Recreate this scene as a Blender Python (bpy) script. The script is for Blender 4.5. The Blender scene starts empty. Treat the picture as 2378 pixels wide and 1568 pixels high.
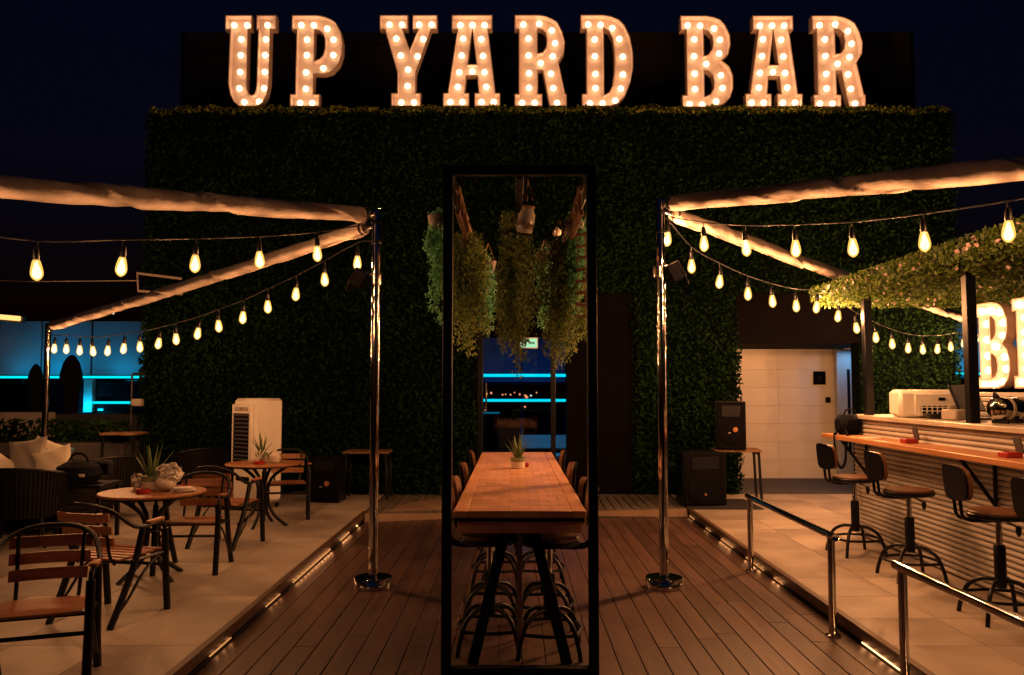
import bpy, math, random
import numpy as np
from mathutils import Vector, Matrix

R = math.radians
random.seed(7)
RNG = np.random.default_rng(7)
SC = bpy.context.scene
COL = SC.collection

# ------------------------------------------------------------------ camera
H = 1.75                      # eye height above the deck
FPX = 1900.0                  # focal length for a 2378 px wide picture
cam_data = bpy.data.cameras.new('camera')
cam_data.sensor_width = 36.0
cam_data.lens = FPX / 2378.0 * 36.0
cam_data.clip_start = 0.05
cam_data.clip_end = 2000
cam = bpy.data.objects.new('camera', cam_data)
cam.location = (0, 0, H)
cam.rotation_euler = (R(90 + 3.49), 0, R(0.12))
COL.objects.link(cam)
SC.camera = cam
ROT = cam.rotation_euler.to_matrix()

# ------------------------------------------------------------------ night sky
world = bpy.data.worlds.new('World')
SC.world = world
world.use_nodes = True
wn = world.node_tree
bg = wn.nodes['Background']
sky = wn.nodes.new('ShaderNodeTexSky')
sky.sky_type = 'NISHITA'
sky.sun_disc = False
sky.sun_elevation = R(-2)
sky.sun_rotation = R(180)
sky.air_density = 1.0
sky.dust_density = 0.3
sky.ozone_density = 4.0
wn.links.new(sky.outputs['Color'], bg.inputs['Color'])
bg.inputs['Strength'].default_value = 0.04

SC.view_settings.view_transform = 'Standard'
SC.view_settings.look = 'None'
SC.view_settings.gamma = 1.0
SC.view_settings.use_curve_mapping = False
SC.view_settings.exposure = 0.0
SC.render.engine = 'CYCLES'
SC.cycles.use_denoising = True
SC.cycles.use_light_tree = True
SC.cycles.max_bounces = 6
SC.cycles.diffuse_bounces = 3
SC.cycles.glossy_bounces = 3
SC.cycles.transmission_bounces = 4
SC.cycles.transparent_max_bounces = 12
SC.cycles.sample_clamp_indirect = 2.0
SC.cycles.caustics_reflective = False
SC.cycles.caustics_refractive = False

W_STRING = 11.5      # watts of one festoon bulb
W_LETTER = 0.26     # watts of one marquee bulb
W_BEER = 0.30        # watts of one bulb in the small sign behind the bar
WARM = (1.0, 0.41, 0.145)

# ------------------------------------------------------------------ helpers
def ray(px, py):
    return ROT @ Vector((px - 1189.0, 784.0 - py, -FPX))
def at(px, py, Y):
    d = ray(px, py); return Vector((0, 0, H)) + d * (Y / d.y)
def atz(px, py, z):
    d = ray(px, py); return Vector((0, 0, H)) + d * ((z - H) / d.z)
def atp(px, py, a, b):
    d = ray(px, py); n = Vector((b[1] - a[1], -(b[0] - a[0]), 0))
    t = n.dot(Vector((a[0], a[1], H)) - Vector((0, 0, H))) / n.dot(d)
    return Vector((0, 0, H)) + d * t

def mat(name, col, rough=0.5, metal=0.0, col2=None, scale=6.0, stretch=(1, 1, 1), bump=0.0, bscale=None,
        rnd=0.0, attr=None, coat=0.0, rough_var=0.0, detail=6.0, contrast=(0.35, 0.68), spec=0.5, bdist=0.01, transl=0.0):
    m = bpy.data.materials.new(name); m.use_nodes = True
    nt = m.node_tree; b = nt.nodes['Principled BSDF']
    b.inputs['Roughness'].default_value = rough
    b.inputs['Metallic'].default_value = metal
    b.inputs['Coat Weight'].default_value = coat
    b.inputs['Specular IOR Level'].default_value = spec
    N = nt.nodes.new; L = nt.links.new
    tc = N('ShaderNodeTexCoord'); mp = N('ShaderNodeMapping'); mp.inputs['Scale'].default_value = stretch
    L(tc.outputs['Object'], mp.inputs['Vector'])
    oi = N('ShaderNodeObjectInfo')
    add = N('ShaderNodeVectorMath'); add.operation = 'ADD'
    comb = N('ShaderNodeCombineXYZ')
    mulr = N('ShaderNodeMath'); mulr.operation = 'MULTIPLY'; mulr.inputs[1].default_value = 37.0
    L(oi.outputs['Random'], mulr.inputs[0])
    for k in range(3): L(mulr.outputs[0], comb.inputs[k])
    L(mp.outputs['Vector'], add.inputs[0]); L(comb.outputs[0], add.inputs[1])
    nz = N('ShaderNodeTexNoise'); nz.inputs['Scale'].default_value = scale; nz.inputs['Detail'].default_value = detail
    L(add.outputs[0], nz.inputs['Vector'])
    ramp = N('ShaderNodeValToRGB')
    ramp.color_ramp.elements[0].position, ramp.color_ramp.elements[1].position = contrast
    c2 = col2 or tuple(c * 0.72 for c in col)
    ramp.color_ramp.elements[0].color = (*c2, 1); ramp.color_ramp.elements[1].color = (*col, 1)
    L(nz.outputs['Fac'], ramp.inputs['Fac'])
    out = ramp.outputs['Color']
    if attr:
        at_ = N('ShaderNodeAttribute'); at_.attribute_name = attr
        L(at_.outputs['Fac'], ramp.inputs['Fac'])
        ramp.color_ramp.elements[0].position, ramp.color_ramp.elements[1].position = 0.0, 1.0
    if rnd > 0:
        hsv = N('ShaderNodeHueSaturation')
        mr = N('ShaderNodeMapRange'); mr.inputs['To Min'].default_value = 1 - rnd; mr.inputs['To Max'].default_value = 1 + rnd
        L(oi.outputs['Random'], mr.inputs['Value']); L(mr.outputs[0], hsv.inputs['Value'])
        L(out, hsv.inputs['Color']); out = hsv.outputs['Color']
    L(out, b.inputs['Base Color'])
    if transl > 0:
        tr_ = N('ShaderNodeBsdfTranslucent'); L(out, tr_.inputs['Color'])
        mx_ = N('ShaderNodeMixShader'); mx_.inputs[0].default_value = transl
        L(b.outputs[0], mx_.inputs[1]); L(tr_.outputs[0], mx_.inputs[2])
        L(mx_.outputs[0], nt.nodes['Material Output'].inputs['Surface'])
    if rough_var > 0:
        mr2 = N('ShaderNodeMapRange')
        mr2.inputs['To Min'].default_value = max(0.02, rough - rough_var); mr2.inputs['To Max'].default_value = min(1, rough + rough_var)
        nz2 = N('ShaderNodeTexNoise'); nz2.inputs['Scale'].default_value = scale * 0.6
        L(add.outputs[0], nz2.inputs['Vector']); L(nz2.outputs['Fac'], mr2.inputs['Value']); L(mr2.outputs[0], b.inputs['Roughness'])
    if bump > 0:
        bp = N('ShaderNodeBump'); bp.inputs['Strength'].default_value = bump; bp.inputs['Distance'].default_value = bdist
        nz3 = N('ShaderNodeTexNoise'); nz3.inputs['Scale'].default_value = bscale or scale * 3; nz3.inputs['Detail'].default_value = 4
        L(add.outputs[0], nz3.inputs['Vector']); L(nz3.outputs['Fac'], bp.inputs['Height']); L(bp.outputs[0], b.inputs['Normal'])
    return m

def emit_mat(name, col, strength):
    m = bpy.data.materials.new(name); m.use_nodes = True
    nt = m.node_tree; nt.nodes.remove(nt.nodes['Principled BSDF'])
    e = nt.nodes.new('ShaderNodeEmission'); e.inputs['Color'].default_value = (*col, 1); e.inputs['Strength'].default_value = strength
    nt.links.new(e.outputs[0], nt.nodes['Material Output'].inputs['Surface'])
    return m

def bulb_mat(name, col, strength):
    """warm glass envelope: lets its filament lamp's light out and glows itself"""
    m = bpy.data.materials.new(name); m.use_nodes = True
    nt = m.node_tree; nt.nodes.remove(nt.nodes['Principled BSDF'])
    e = nt.nodes.new('ShaderNodeEmission'); e.inputs['Color'].default_value = (*col, 1); e.inputs['Strength'].default_value = strength
    t = nt.nodes.new('ShaderNodeBsdfTransparent'); a = nt.nodes.new('ShaderNodeAddShader')
    nt.links.new(e.outputs[0], a.inputs[0]); nt.links.new(t.outputs[0], a.inputs[1])
    nt.links.new(a.outputs[0], nt.nodes['Material Output'].inputs['Surface'])
    return m

def glass_mat(name, tint=(0.9, 0.95, 1.0), fac=0.12, rough=0.02):
    m = bpy.data.materials.new(name); m.use_nodes = True
    nt = m.node_tree; nt.nodes.remove(nt.nodes['Principled BSDF'])
    t = nt.nodes.new('ShaderNodeBsdfTransparent'); t.inputs['Color'].default_value = (*tint, 1)
    g = nt.nodes.new('ShaderNodeBsdfGlossy'); g.inputs['Roughness'].default_value = rough
    mx = nt.nodes.new('ShaderNodeMixShader'); mx.inputs[0].default_value = fac
    nt.links.new(t.outputs[0], mx.inputs[1]); nt.links.new(g.outputs[0], mx.inputs[2])
    nt.links.new(mx.outputs[0], nt.nodes['Material Output'].inputs['Surface'])
    return m

class MB:
    """collects shapes for one mesh"""
    def __init__(self): self.v = []; self.f = []
    def add(self, vs, fs):
        o = len(self.v); self.v.extend([tuple(p) for p in vs]); self.f.extend([tuple(i + o for i in q) for q in fs])
    def convex(self, vs, fs):
        c = sum((Vector(p) for p in vs), Vector()) / len(vs); out = []
        for q in fs:
            a, b, d = (Vector(vs[q[k]]) for k in (0, 1, 2))
            n = (b - a).cross(d - a); m = sum((Vector(vs[k]) for k in q), Vector()) / len(q)
            out.append(tuple(q) if n.dot(m - c) > 0 else tuple(reversed(q)))
        self.add(vs, out)
    def box(self, c, s, M=None, ch=0.0):
        c = Vector(c); a, b, d = s[0] / 2, s[1] / 2, s[2] / 2
        T = (lambda p: M @ Vector(p) + c) if M else (lambda p: Vector(p) + c)
        S = [(x, y, z) for x in (-1, 1) for y in (-1, 1) for z in (-1, 1)]
        if ch <= 0:
            self.convex([T((x * a, y * b, z * d)) for x, y, z in S], [(0, 1, 3, 2), (4, 5, 7, 6), (0, 1, 5, 4), (2, 3, 7, 6), (0, 2, 6, 4), (1, 3, 7, 5)])
            return self
        ch = min(ch, a * .9, b * .9, d * .9)
        vs = []; ix = {}
        for x, y, z in S:
            ix[(x, y, z, 0)] = len(vs); vs.append(T((x * a, y * (b - ch), z * (d - ch))))
            ix[(x, y, z, 1)] = len(vs); vs.append(T((x * (a - ch), y * b, z * (d - ch))))
            ix[(x, y, z, 2)] = len(vs); vs.append(T((x * (a - ch), y * (b - ch), z * d)))
        fs = []
        ring = [(-1, -1), (1, -1), (1, 1), (-1, 1)]
        for s_ in (-1, 1):
            fs.append(tuple(ix[(s_, p, q, 0)] for p, q in ring)); fs.append(tuple(ix[(p, s_, q, 1)] for p, q in ring)); fs.append(tuple(ix[(p, q, s_, 2)] for p, q in ring))
        for p in (-1, 1):
            for q in (-1, 1):
                fs.append((ix[(p, q, -1, 0)], ix[(p, q, 1, 0)], ix[(p, q, 1, 1)], ix[(p, q, -1, 1)]))
                fs.append((ix[(p, -1, q, 0)], ix[(p, 1, q, 0)], ix[(p, 1, q, 2)], ix[(p, -1, q, 2)]))
                fs.append((ix[(-1, p, q, 1)], ix[(1, p, q, 1)], ix[(1, p, q, 2)], ix[(-1, p, q, 2)]))
        for x, y, z in S: fs.append((ix[(x, y, z, 0)], ix[(x, y, z, 1)], ix[(x, y, z, 2)]))
        self.convex(vs, fs); return self
    def bar(self, a, b, w, h, ch=0.0, up=(0, 0, 1)):
        a, b = Vector(a), Vector(b); d = (b - a); L = d.length; d.normalize()
        u = Vector(up); s = d.cross(u)
        if s.length < 1e-4: s = d.cross(Vector((1, 0, 0)))
        s.normalize(); u = s.cross(d)
        M = Matrix((s, d, u)).transposed()
        return self.box((a + b) / 2, (w, L, h), M, ch)
    def tube(self, pts, r, seg=10, closed=False, cap=True):
        P = [Vector(p) for p in pts]; n = len(P)
        rr = r if isinstance(r, (list, tuple)) else [r] * n
        T = []
        for i in range(n):
            if closed: t = P[(i + 1) % n] - P[i - 1]
            else: t = P[min(i + 1, n - 1)] - P[max(i - 1, 0)]
            T.append(t.normalized())
        u = T[0].cross(Vector((0, 0, 1)))
        if u.length < 1e-3: u = T[0].cross(Vector((1, 0, 0)))
        u.normalize(); vs = []
        for i in range(n):
            u = (u - T[i] * u.dot(T[i])).normalized(); w = T[i].cross(u)
            for k in range(seg):
                a = 2 * math.pi * k / seg
                vs.append(P[i] + (u * math.cos(a) + w * math.sin(a)) * rr[i])
        fs = []
        m = n if closed else n - 1
        for i in range(m):
            j = (i + 1) % n
            for k in range(seg):
                k2 = (k + 1) % seg
                fs.append((i * seg + k, i * seg + k2, j * seg + k2, j * seg + k))
        if cap and not closed:
            fs.append(tuple(reversed(range(seg)))); fs.append(tuple((n - 1) * seg + k for k in range(seg)))
        self.add(vs, fs); return self
    def lathe(self, prof, seg=20, c=(0, 0, 0), M=None):
        c = Vector(c); vs = []; fs = []
        for r, z in prof:
            for k in range(seg):
                a = 2 * math.pi * k / seg
                p = Vector((r * math.cos(a), r * math.sin(a), z))
                vs.append((M @ p if M else p) + c)
        for i in range(len(prof) - 1):
            for k in range(seg):
                k2 = (k + 1) % seg
                fs.append((i * seg + k, i * seg + k2, (i + 1) * seg + k2, (i + 1) * seg + k))
        if prof[0][0] > 1e-6: fs.append(tuple(reversed(range(seg))))
        if prof[-1][0] > 1e-6: fs.append(tuple((len(prof) - 1) * seg + k for k in range(seg)))
        self.add(vs, fs); return self
    def mesh(self, name, m, smooth=True, ang=0.7):
        me = bpy.data.meshes.new(name)
        me.from_pydata([tuple(p) for p in self.v], [], self.f); me.update()
        if m: me.materials.append(m)
        if smooth:
            me.polygons.foreach_set('use_smooth', [True] * len(me.polygons)); me.set_sharp_from_angle(angle=ang)
        return me
    def build(self, name, m, parent=None, loc=None, rot=None, smooth=True, ang=0.7):
        return link(name, self.mesh(name, m, smooth, ang), parent, loc, rot)

def link(name, me, parent=None, loc=None, rot=None):
    o = bpy.data.objects.new(name, me); COL.objects.link(o)
    if parent: o.parent = parent
    if loc is not None: o.location = loc
    if rot is not None: o.rotation_euler = rot
    return o
def tag(o, label=None, cat=None, group=None, kind=None):
    if label: o['label'] = label
    if cat: o['category'] = cat
    if group: o['group'] = group
    if kind: o['kind'] = kind
    return o
def thing(name, label, cat, loc=(0, 0, 0), rz=0.0, group=None):
    o = bpy.data.objects.new(name, None); COL.objects.link(o)
    o.location = loc; o.rotation_euler = (0, 0, rz); o.empty_display_size = 0.1
    return tag(o, label, cat, group)
def struct(o): o['kind'] = 'structure'; return o
def copy_tree(o, parent=None):
    c = o.copy(); COL.objects.link(c); c.parent = parent
    for ch in list(o.children): copy_tree(ch, c)
    return c
def place(proto, loc, rz, label, group=None, used=set()):
    o = proto if proto.name not in used else copy_tree(proto)
    used.add(proto.name)
    o.location = loc; o.rotation_euler = (0, 0, rz); o['label'] = label
    if group: o['group'] = group
    return o
def lamp(kind, name, loc, power, col, parent=None, radius=0.03, rot=None, size=None, spot=None):
    l = bpy.data.lights.new(name, kind); l.energy = power; l.color = col
    if kind == 'AREA':
        l.shape = 'RECTANGLE'; l.size, l.size_y = size
    else: l.shadow_soft_size = radius
    if spot: l.spot_size = spot; l.spot_blend = 0.8
    o = bpy.data.objects.new(name, l); COL.objects.link(o)
    if parent: o.parent = parent
    o.location = loc
    if rot is not None: o.rotation_euler = rot
    return o
def smooth_path(pts, n=6, closed=False):
    P = [Vector(p) for p in pts]; out = []; m = len(P)
    g = (lambda i: P[i % m]) if closed else (lambda i: P[max(0, min(m - 1, i))])
    for i in range(m if closed else m - 1):
        a, b, c, d = g(i - 1), g(i), g(i + 1), g(i + 2)
        for k in range(n):
            t = k / n
            out.append(0.5 * ((2 * b) + (c - a) * t + (2 * a - 5 * b + 4 * c - d) * t * t + (3 * b - a - 3 * c + d) * t ** 3))
    if not closed: out.append(P[-1])
    return out
def leaves(name, m, P, N, size, parent=None, aspect=0.55, hang=0.0, jitter=0.8, tone=None):
    """one mesh of rhombic folded leaves at points P with rough outward normals N (numpy arrays)"""
    n = len(P); size = np.broadcast_to(size, (n,))[:, None] * RNG.uniform(0.65, 1.25, (n, 1))
    N = N + RNG.normal(0, jitter, (n, 3)); N /= np.linalg.norm(N, axis=1, keepdims=True) + 1e-9
    t = RNG.normal(0, 1, (n, 3)); t[:, 2] -= hang
    t -= N * (t * N).sum(1, keepdims=True); t /= np.linalg.norm(t, axis=1, keepdims=True) + 1e-9
    s = np.cross(N, t)
    v = np.empty((n, 4, 3))
    v[:, 0] = P - t * size * .5; v[:, 2] = P + t * size * .5
    v[:, 1] = P + s * size * aspect * .5 + N * size * .12; v[:, 3] = P - s * size * aspect * .5 + N * size * .12
    me = bpy.data.meshes.new(name)
    me.vertices.add(n * 4); me.vertices.foreach_set('co', v.reshape(-1))
    me.loops.add(n * 6); me.polygons.add(n * 2)
    b = (np.arange(n) * 4)[:, None]
    idx = np.concatenate([b, b + 1, b + 2, b, b + 2, b + 3], 1).astype(np.int32)
    me.loops.foreach_set('vertex_index', idx.reshape(-1))
    me.polygons.foreach_set('loop_start', np.arange(n * 2, dtype=np.int32) * 3)
    me.update(calc_edges=True)
    a = me.attributes.new('rnd', 'FLOAT', 'POINT'); a.data.foreach_set('value', np.repeat(RNG.random(n) if tone is None else np.clip(RNG.random(n) * .75 + tone, 0, 1), 4).astype(np.float32))
    me.materials.append(m); me.validate()
    o = link(name, me, parent); o['kind'] = 'stuff'
    return o

# ------------------------------------------------------------------ materials
M = {}
M['deck'] = mat('composite_board', (0.098, 0.053, 0.043), 0.48, col2=(0.060, 0.033, 0.028), scale=3.0, stretch=(6, .5, 6), bump=0.25, bscale=40, rnd=0.24, rough_var=0.14)
M['fascia'] = mat('fascia_board', (0.10, 0.055, 0.036), 0.5, scale=3, stretch=(6, .6, 6), bump=0.2, rnd=0.1)
M['riser'] = mat('pale_riser_board', (0.36, 0.25, 0.18), 0.6, scale=3, bump=0.1)
M['joint'] = mat('dark_joint', (0.02, 0.018, 0.016), 0.9)
M['tile'] = mat('stone_tile', (0.42, 0.36, 0.31), 0.5, col2=(0.27, 0.225, 0.195), scale=1.1, bump=0.12, bscale=30, rnd=0.11, rough_var=0.18, detail=9, contrast=(.38, .6))
M['ribbed'] = mat('ribbed_decking', (0.15, 0.13, 0.11), 0.6, scale=4, bump=0.2, rnd=0.12)
M['black'] = mat('black_powder_coat', (0.004, 0.005, 0.009), 0.38, bump=0.1, bscale=120, rough_var=0.08, spec=0.3)
M['blackmatt'] = mat('black_matt', (0.005, 0.005, 0.008), 0.75, bump=0.15, bscale=90, spec=0.05)
M['chrome'] = mat('polished_steel', (0.62, 0.60, 0.58), 0.09, 1.0, scale=8, rough_var=0.05)
M['steel'] = mat('brushed_steel', (0.5, 0.48, 0.46), 0.25, 1.0, scale=8, rough_var=0.08)
M['wood'] = mat('table_wood', (0.80, 0.43, 0.25), 0.36, col2=(0.62, 0.31, 0.165), scale=2.4, stretch=(1, 7, 7), bump=0.15, bscale=14, rnd=0.14, rough_var=0.1)
M['woody'] = mat('table_wood_long', (0.80, 0.43, 0.25), 0.36, col2=(0.62, 0.31, 0.165), scale=2.4, stretch=(7, 1, 7), bump=0.15, bscale=14, rnd=0.1, rough_var=0.1)
M['slat'] = mat('chair_slat_wood', (0.34, 0.135, 0.055), 0.4, col2=(0.22, 0.08, 0.033), scale=3, stretch=(1, 8, 8), bump=0.15, bscale=14, rnd=0.15)
M['stoolwood'] = mat('stool_wood', (0.16, 0.068, 0.032), 0.45, col2=(0.10, 0.042, 0.02), scale=3, stretch=(1, 8, 8), bump=0.1, rnd=0.12)
M['rustic'] = mat('rustic_wood', (0.25, 0.135, 0.07), 0.7, col2=(0.13, 0.065, 0.033), scale=4, stretch=(5, 1, 5), bump=0.4, rnd=0.15)
M['fabric'] = mat('canopy_fabric', (0.48, 0.41, 0.37), 0.9, col2=(0.37, 0.31, 0.28), scale=5, bump=0.75, bscale=7, bdist=0.03)
M['cushion'] = mat('cream_cushion', (0.80, 0.72, 0.58), 0.9, col2=(0.72, 0.64, 0.5), scale=5, bump=0.3, bscale=60)
M['pattern'] = mat('patterned_cushion', (0.62, 0.56, 0.45), 0.9, col2=(0.05, 0.19, 0.22), scale=9, bump=0.3, contrast=(0.44, 0.5))
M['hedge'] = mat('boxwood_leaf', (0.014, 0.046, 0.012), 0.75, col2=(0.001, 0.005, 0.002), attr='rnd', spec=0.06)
M['hedgeglow'] = mat('hedge_top_painted_glow', (0.30, 0.36, 0.06), 0.8, col2=(0.05, 0.08, 0.015), attr='rnd', spec=0.1)  # lighter leaf colour with the glow of the sign letters painted in
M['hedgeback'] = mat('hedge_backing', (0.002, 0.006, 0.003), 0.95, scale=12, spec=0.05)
M['fern'] = mat('hanging_fern_leaf', (0.40, 0.50, 0.17), 0.55, col2=(0.085, 0.16, 0.055), attr='rnd', transl=0.5)
M['ivy'] = mat('ivy_leaf', (0.24, 0.62, 0.34), 0.5, col2=(0.07, 0.24, 0.13), attr='rnd', transl=0.5)
M['canopyleaf'] = mat('canopy_leaf', (0.15, 0.22, 0.035), 0.6, col2=(0.018, 0.045, 0.010), attr='rnd', transl=0.4)
M['flower'] = mat('pink_flower', (0.55, 0.40, 0.42), 0.7, col2=(0.42, 0.26, 0.27), attr='rnd')
M['aloe'] = mat('aloe_leaf', (0.10, 0.16, 0.05), 0.45, col2=(0.05, 0.095, 0.035), scale=9, stretch=(1, 1, .4))
M['letter'] = mat('letter_enamel', (0.78, 0.62, 0.55), 0.5, col2=(0.68, 0.53, 0.47), scale=5)
M['white'] = mat('white_plastic', (0.78, 0.74, 0.68), 0.4, col2=(0.72, 0.68, 0.62), scale=3)
M['wtile'] = mat('white_wall_tile', (0.74, 0.69, 0.62), 0.35, col2=(0.68, 0.63, 0.56), scale=1.5, rnd=0.03, bump=0.05)
M['paint'] = mat('dark_brown_panel', (0.004, 0.003, 0.004), 0.8, scale=3, bump=0.1, spec=0.05)
M['rib'] = mat('bar_siding', (0.46, 0.43, 0.41), 0.55, col2=(0.35, 0.325, 0.305), scale=2.0, stretch=(4, .7, 4), bump=0.3, rnd=0.12)
M['counter'] = mat('bar_counter_top', (0.58, 0.50, 0.40), 0.35, scale=3, stretch=(6, 1, 6))
M['shelf'] = mat('bar_shelf_wood', (0.50, 0.23, 0.10), 0.38, col2=(0.38, 0.165, 0.07), scale=2.2, stretch=(7, .8, 7), bump=0.12)
M['red'] = mat('red_plastic', (0.38, 0.018, 0.02), 0.35)
M['paper'] = mat('white_paper', (0.75, 0.70, 0.62), 0.9, bump=0.1)
M['ceramic'] = mat('glazed_ceramic', (0.72, 0.64, 0.54), 0.3)
M['greenglaze'] = mat('green_glaze', (0.22, 0.26, 0.15), 0.35)
M['rope'] = mat('jute_rope', (0.36, 0.22, 0.12), 0.9, bump=0.6, bscale=120)
M['rattan'] = mat('black_rattan', (0.005, 0.005, 0.007), 0.6, bump=0.8, bscale=60, spec=0.2)
M['soil'] = mat('soil', (0.035, 0.025, 0.018), 0.95, bump=0.6)
M['grey'] = mat('grey_render', (0.075, 0.07, 0.075), 0.8, scale=3, bump=0.2)
M['pale'] = mat('pale_render', (0.45, 0.40, 0.36), 0.8, scale=3, bump=0.15)
M['bluewall'] = mat('far_cladding', (0.42, 0.44, 0.46), 0.7, col2=(0.35, 0.37, 0.39), scale=1.2, bump=0.1)
M['darkglass'] = mat('dark_window', (0.01, 0.012, 0.018), 0.08, scale=2)
M['ground'] = mat('night_ground', (0.03, 0.03, 0.032), 0.9, scale=0.2)
M['louvre'] = mat('dark_louvre_board', (0.03, 0.026, 0.028), 0.6, scale=3, spec=0.15, stretch=(.6, 6, 6), rnd=0.15, bump=0.15)
M['orange'] = mat('orange_sticker', (0.40, 0.18, 0.065), 0.5)
M['cloth'] = mat('dark_parasol_cloth', (0.03, 0.024, 0.024), 0.9, bump=0.4)
M['rubber'] = mat('rubber_mat', (0.012, 0.012, 0.013), 0.8, bump=0.6, bscale=60)
M['navy'] = mat('navy_bag_cloth', (0.006, 0.007, 0.012), 0.9, bump=0.5, bscale=50, spec=0.1)
M['terracotta'] = mat('mauve_pot', (0.16, 0.12, 0.13), 0.6)
M['glass'] = glass_mat('clear_pane', (0.86, 0.93, 1.0), 0.04)
M['jar'] = glass_mat('jar_glass', (0.95, 0.93, 0.88), 0.28, 0.08)
_jn = M['jar'].node_tree; _d = _jn.nodes.new('ShaderNodeBsdfDiffuse'); _d.inputs['Color'].default_value = (.8, .74, .66, 1)
_m2 = _jn.nodes.new('ShaderNodeMixShader'); _m2.inputs[0].default_value = .5
_old = _jn.nodes['Material Output'].inputs['Surface'].links[0].from_socket
_jn.links.new(_old, _m2.inputs[1]); _jn.links.new(_d.outputs[0], _m2.inputs[2]); _jn.links.new(_m2.outputs[0], _jn.nodes['Material Output'].inputs['Surface'])
M['string_bulb'] = bulb_mat('festoon_bulb_glass', (1.0, 0.56, 0.10), 0.64)
M['filament'] = bulb_mat('festoon_filament_glow', (1.0, 0.92, 0.62), 0.6)
M['letter_bulb'] = bulb_mat('marquee_bulb_glass', (1.0, 0.80, 0.46), 1.2)
M['led_warm'] = emit_mat('warm_led', (1.0, 0.44, 0.15), 32.0)
M['led_warm_dim'] = emit_mat('warm_led_low', (1.0, 0.42, 0.13), 9.0)
M['led_strip'] = emit_mat('warm_led_strip', (1.0, 0.40, 0.11), 0.8)
M['led_bare'] = emit_mat('warm_led_bare', (1.0, 0.52, 0.18), 5.0)
M['cyan'] = emit_mat('cyan_led', (0.0, 0.75, 0.88), 1.25)
M['cyandim'] = emit_mat('cyan_led_low', (0.0, 0.33, 0.5), 0.35)
M['exit'] = emit_mat('exit_sign_glow', (0.45, 0.95, 0.55), 0.9)
M['citylamp'] = emit_mat('city_lamp', (1.0, 0.30, 0.12), 1.2)
M['citywhite'] = emit_mat('city_lamp_white', (1.0, 0.9, 0.7), 1.0)
M['bluescreen'] = emit_mat('blue_screen', (0.05, 0.12, 0.55), 0.35)
M['lampglow'] = emit_mat('far_lamp_glow', (1.0, 0.55, 0.16), 1.6)

PZ = 0.12                     # height of the two tiled platforms above the deck
DL, DR = -1.95, 2.36          # deck edges
WY = 12.65                    # face of the green wall

# ------------------------------------------------------------------ ground, deck, platforms
g = MB(); g.box((0, 150, -3.3), (700, 800, 0.2)); struct(g.build('ground', M['ground'], smooth=False))
b = MB(); b.box((-1, 9.2, -1.68), (26, 23.6, 3.04)); struct(b.build('terrace_slab', M['grey'], smooth=False))

deck = struct(MB().box(((DL + DR) / 2, 6.4, -0.09), (DR - DL, 10.6, 0.10)).build('deck', M['joint'], smooth=False))
bw = (DR - DL) / 28
rgd = random.Random(21)
for i in range(28):
    cuts = [1.2, 1.2 + 2.4 * (.35 + .65 * rgd.random()), 5.6 + rgd.random() * 1.6, 8.9 + rgd.random() * 1.2, 11.6]
    for j in range(4):
        ln = cuts[j + 1] - cuts[j] - .004
        MB().box((0, 0, 0), (bw - 0.006, ln, 0.024), ch=0.003).build('board', M['deck'], deck, (DL + bw * (i + .5), (cuts[j] + cuts[j + 1]) / 2, -0.012 + rgd.uniform(-.0006, .0006)))

def platform(name, x0, x1, y0, y1, tw, tl, xs):
    p = struct(MB().box(((x0 + x1) / 2, (y0 + y1) / 2, 0.03), (x1 - x0, y1 - y0, 0.14)).build(name, M['joint'], smooth=False))
    nx = max(1, round((x1 - x0) / tw)); ny = max(1, round((y1 - y0) / tl))
    tw, tl = (x1 - x0) / nx, (y1 - y0) / ny
    tm = MB().box((0, 0, 0), (tw - 0.005, tl - 0.005, 0.02), ch=0.002).mesh('tile', M['tile'])
    for i in range(nx):
        for j in range(ny):
            link('tile', tm, p, (x0 + tw * (i + .5), y0 + tl * (j + .5), 0.11))
    return p
platform('platform_left', -9.8, DL - 0.03, 1.6, WY, 0.6, 1.2, -1)
platform('platform_right', DR + 0.03, 8.4, 1.6, WY, 0.6, 0.6, 1)
struct(MB().box((4.5, WY + 1.1, 0.03), (5, 2.2, 0.176)).build('recess_floor', M['grey'], smooth=False))

def curb(name, x, side, y0, y1, label, leds):
    t = thing(name, label, 'curb', (x, 0, 0))
    MB().box((side * 0.012, (y0 + y1) / 2, 0.074), (0.024, y1 - y0, 0.088), ch=0.003).build('fascia_board', M['fascia'], t)
    MB().box((side * 0.0, (y0 + y1) / 2, 0.1235), (0.05, y1 - y0, 0.008), ch=0.002).build('edge_trim', M['fascia'], t)
    MB().box((-side * -0.028, (y0 + y1) / 2, 0.013), (0.02, y1 - y0, 0.024)).build('channel', M['black'], t)
    for a, c, m in leds:
        MB().box((side * 0.010, (a + c) / 2, 0.014), (0.008, c - a, 0.006)).build('light_strip', M['led_bare' if m == 'bare' else 'led_strip'], t)
        n = max(1, round((c - a) / .14))
        for k in range(n):
            lamp('POINT', 'strip_light', (-side * .012, a + (c - a) * (k + .5) / n, .022), {'led_warm': .09, 'led_warm_dim': .03, 'bare': .07}[m], WARM, t, radius=.012)
    return t
curb('platform_curb', DL - 0.006, -1, 1.6, 10.9, 'brown curb of the platform with round bistro tables, lit underneath',
     [(4.4, 4.9, 'led_warm_dim'), (5.4, 5.8, 'led_warm_dim'), (6.6, 7.0, 'led_warm_dim'), (7.4, 8.9, 'led_warm'), (9.4, 9.9, 'led_warm'), (10.36, 10.42, 'bare')])
curb('platform_curb', DR + 0.006, 1, 1.6, 11.3, 'brown curb of the bar platform beside the handrails, lit underneath',
     [(3.8, 5.7, 'bare'), (7.35, 7.6, 'led_warm'), (7.9, 8.5, 'led_warm'), (9.0, 9.5, 'led_warm'), (10.0, 10.25, 'led_warm_dim'), (10.9, 11.2, 'led_warm_dim')])

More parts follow.
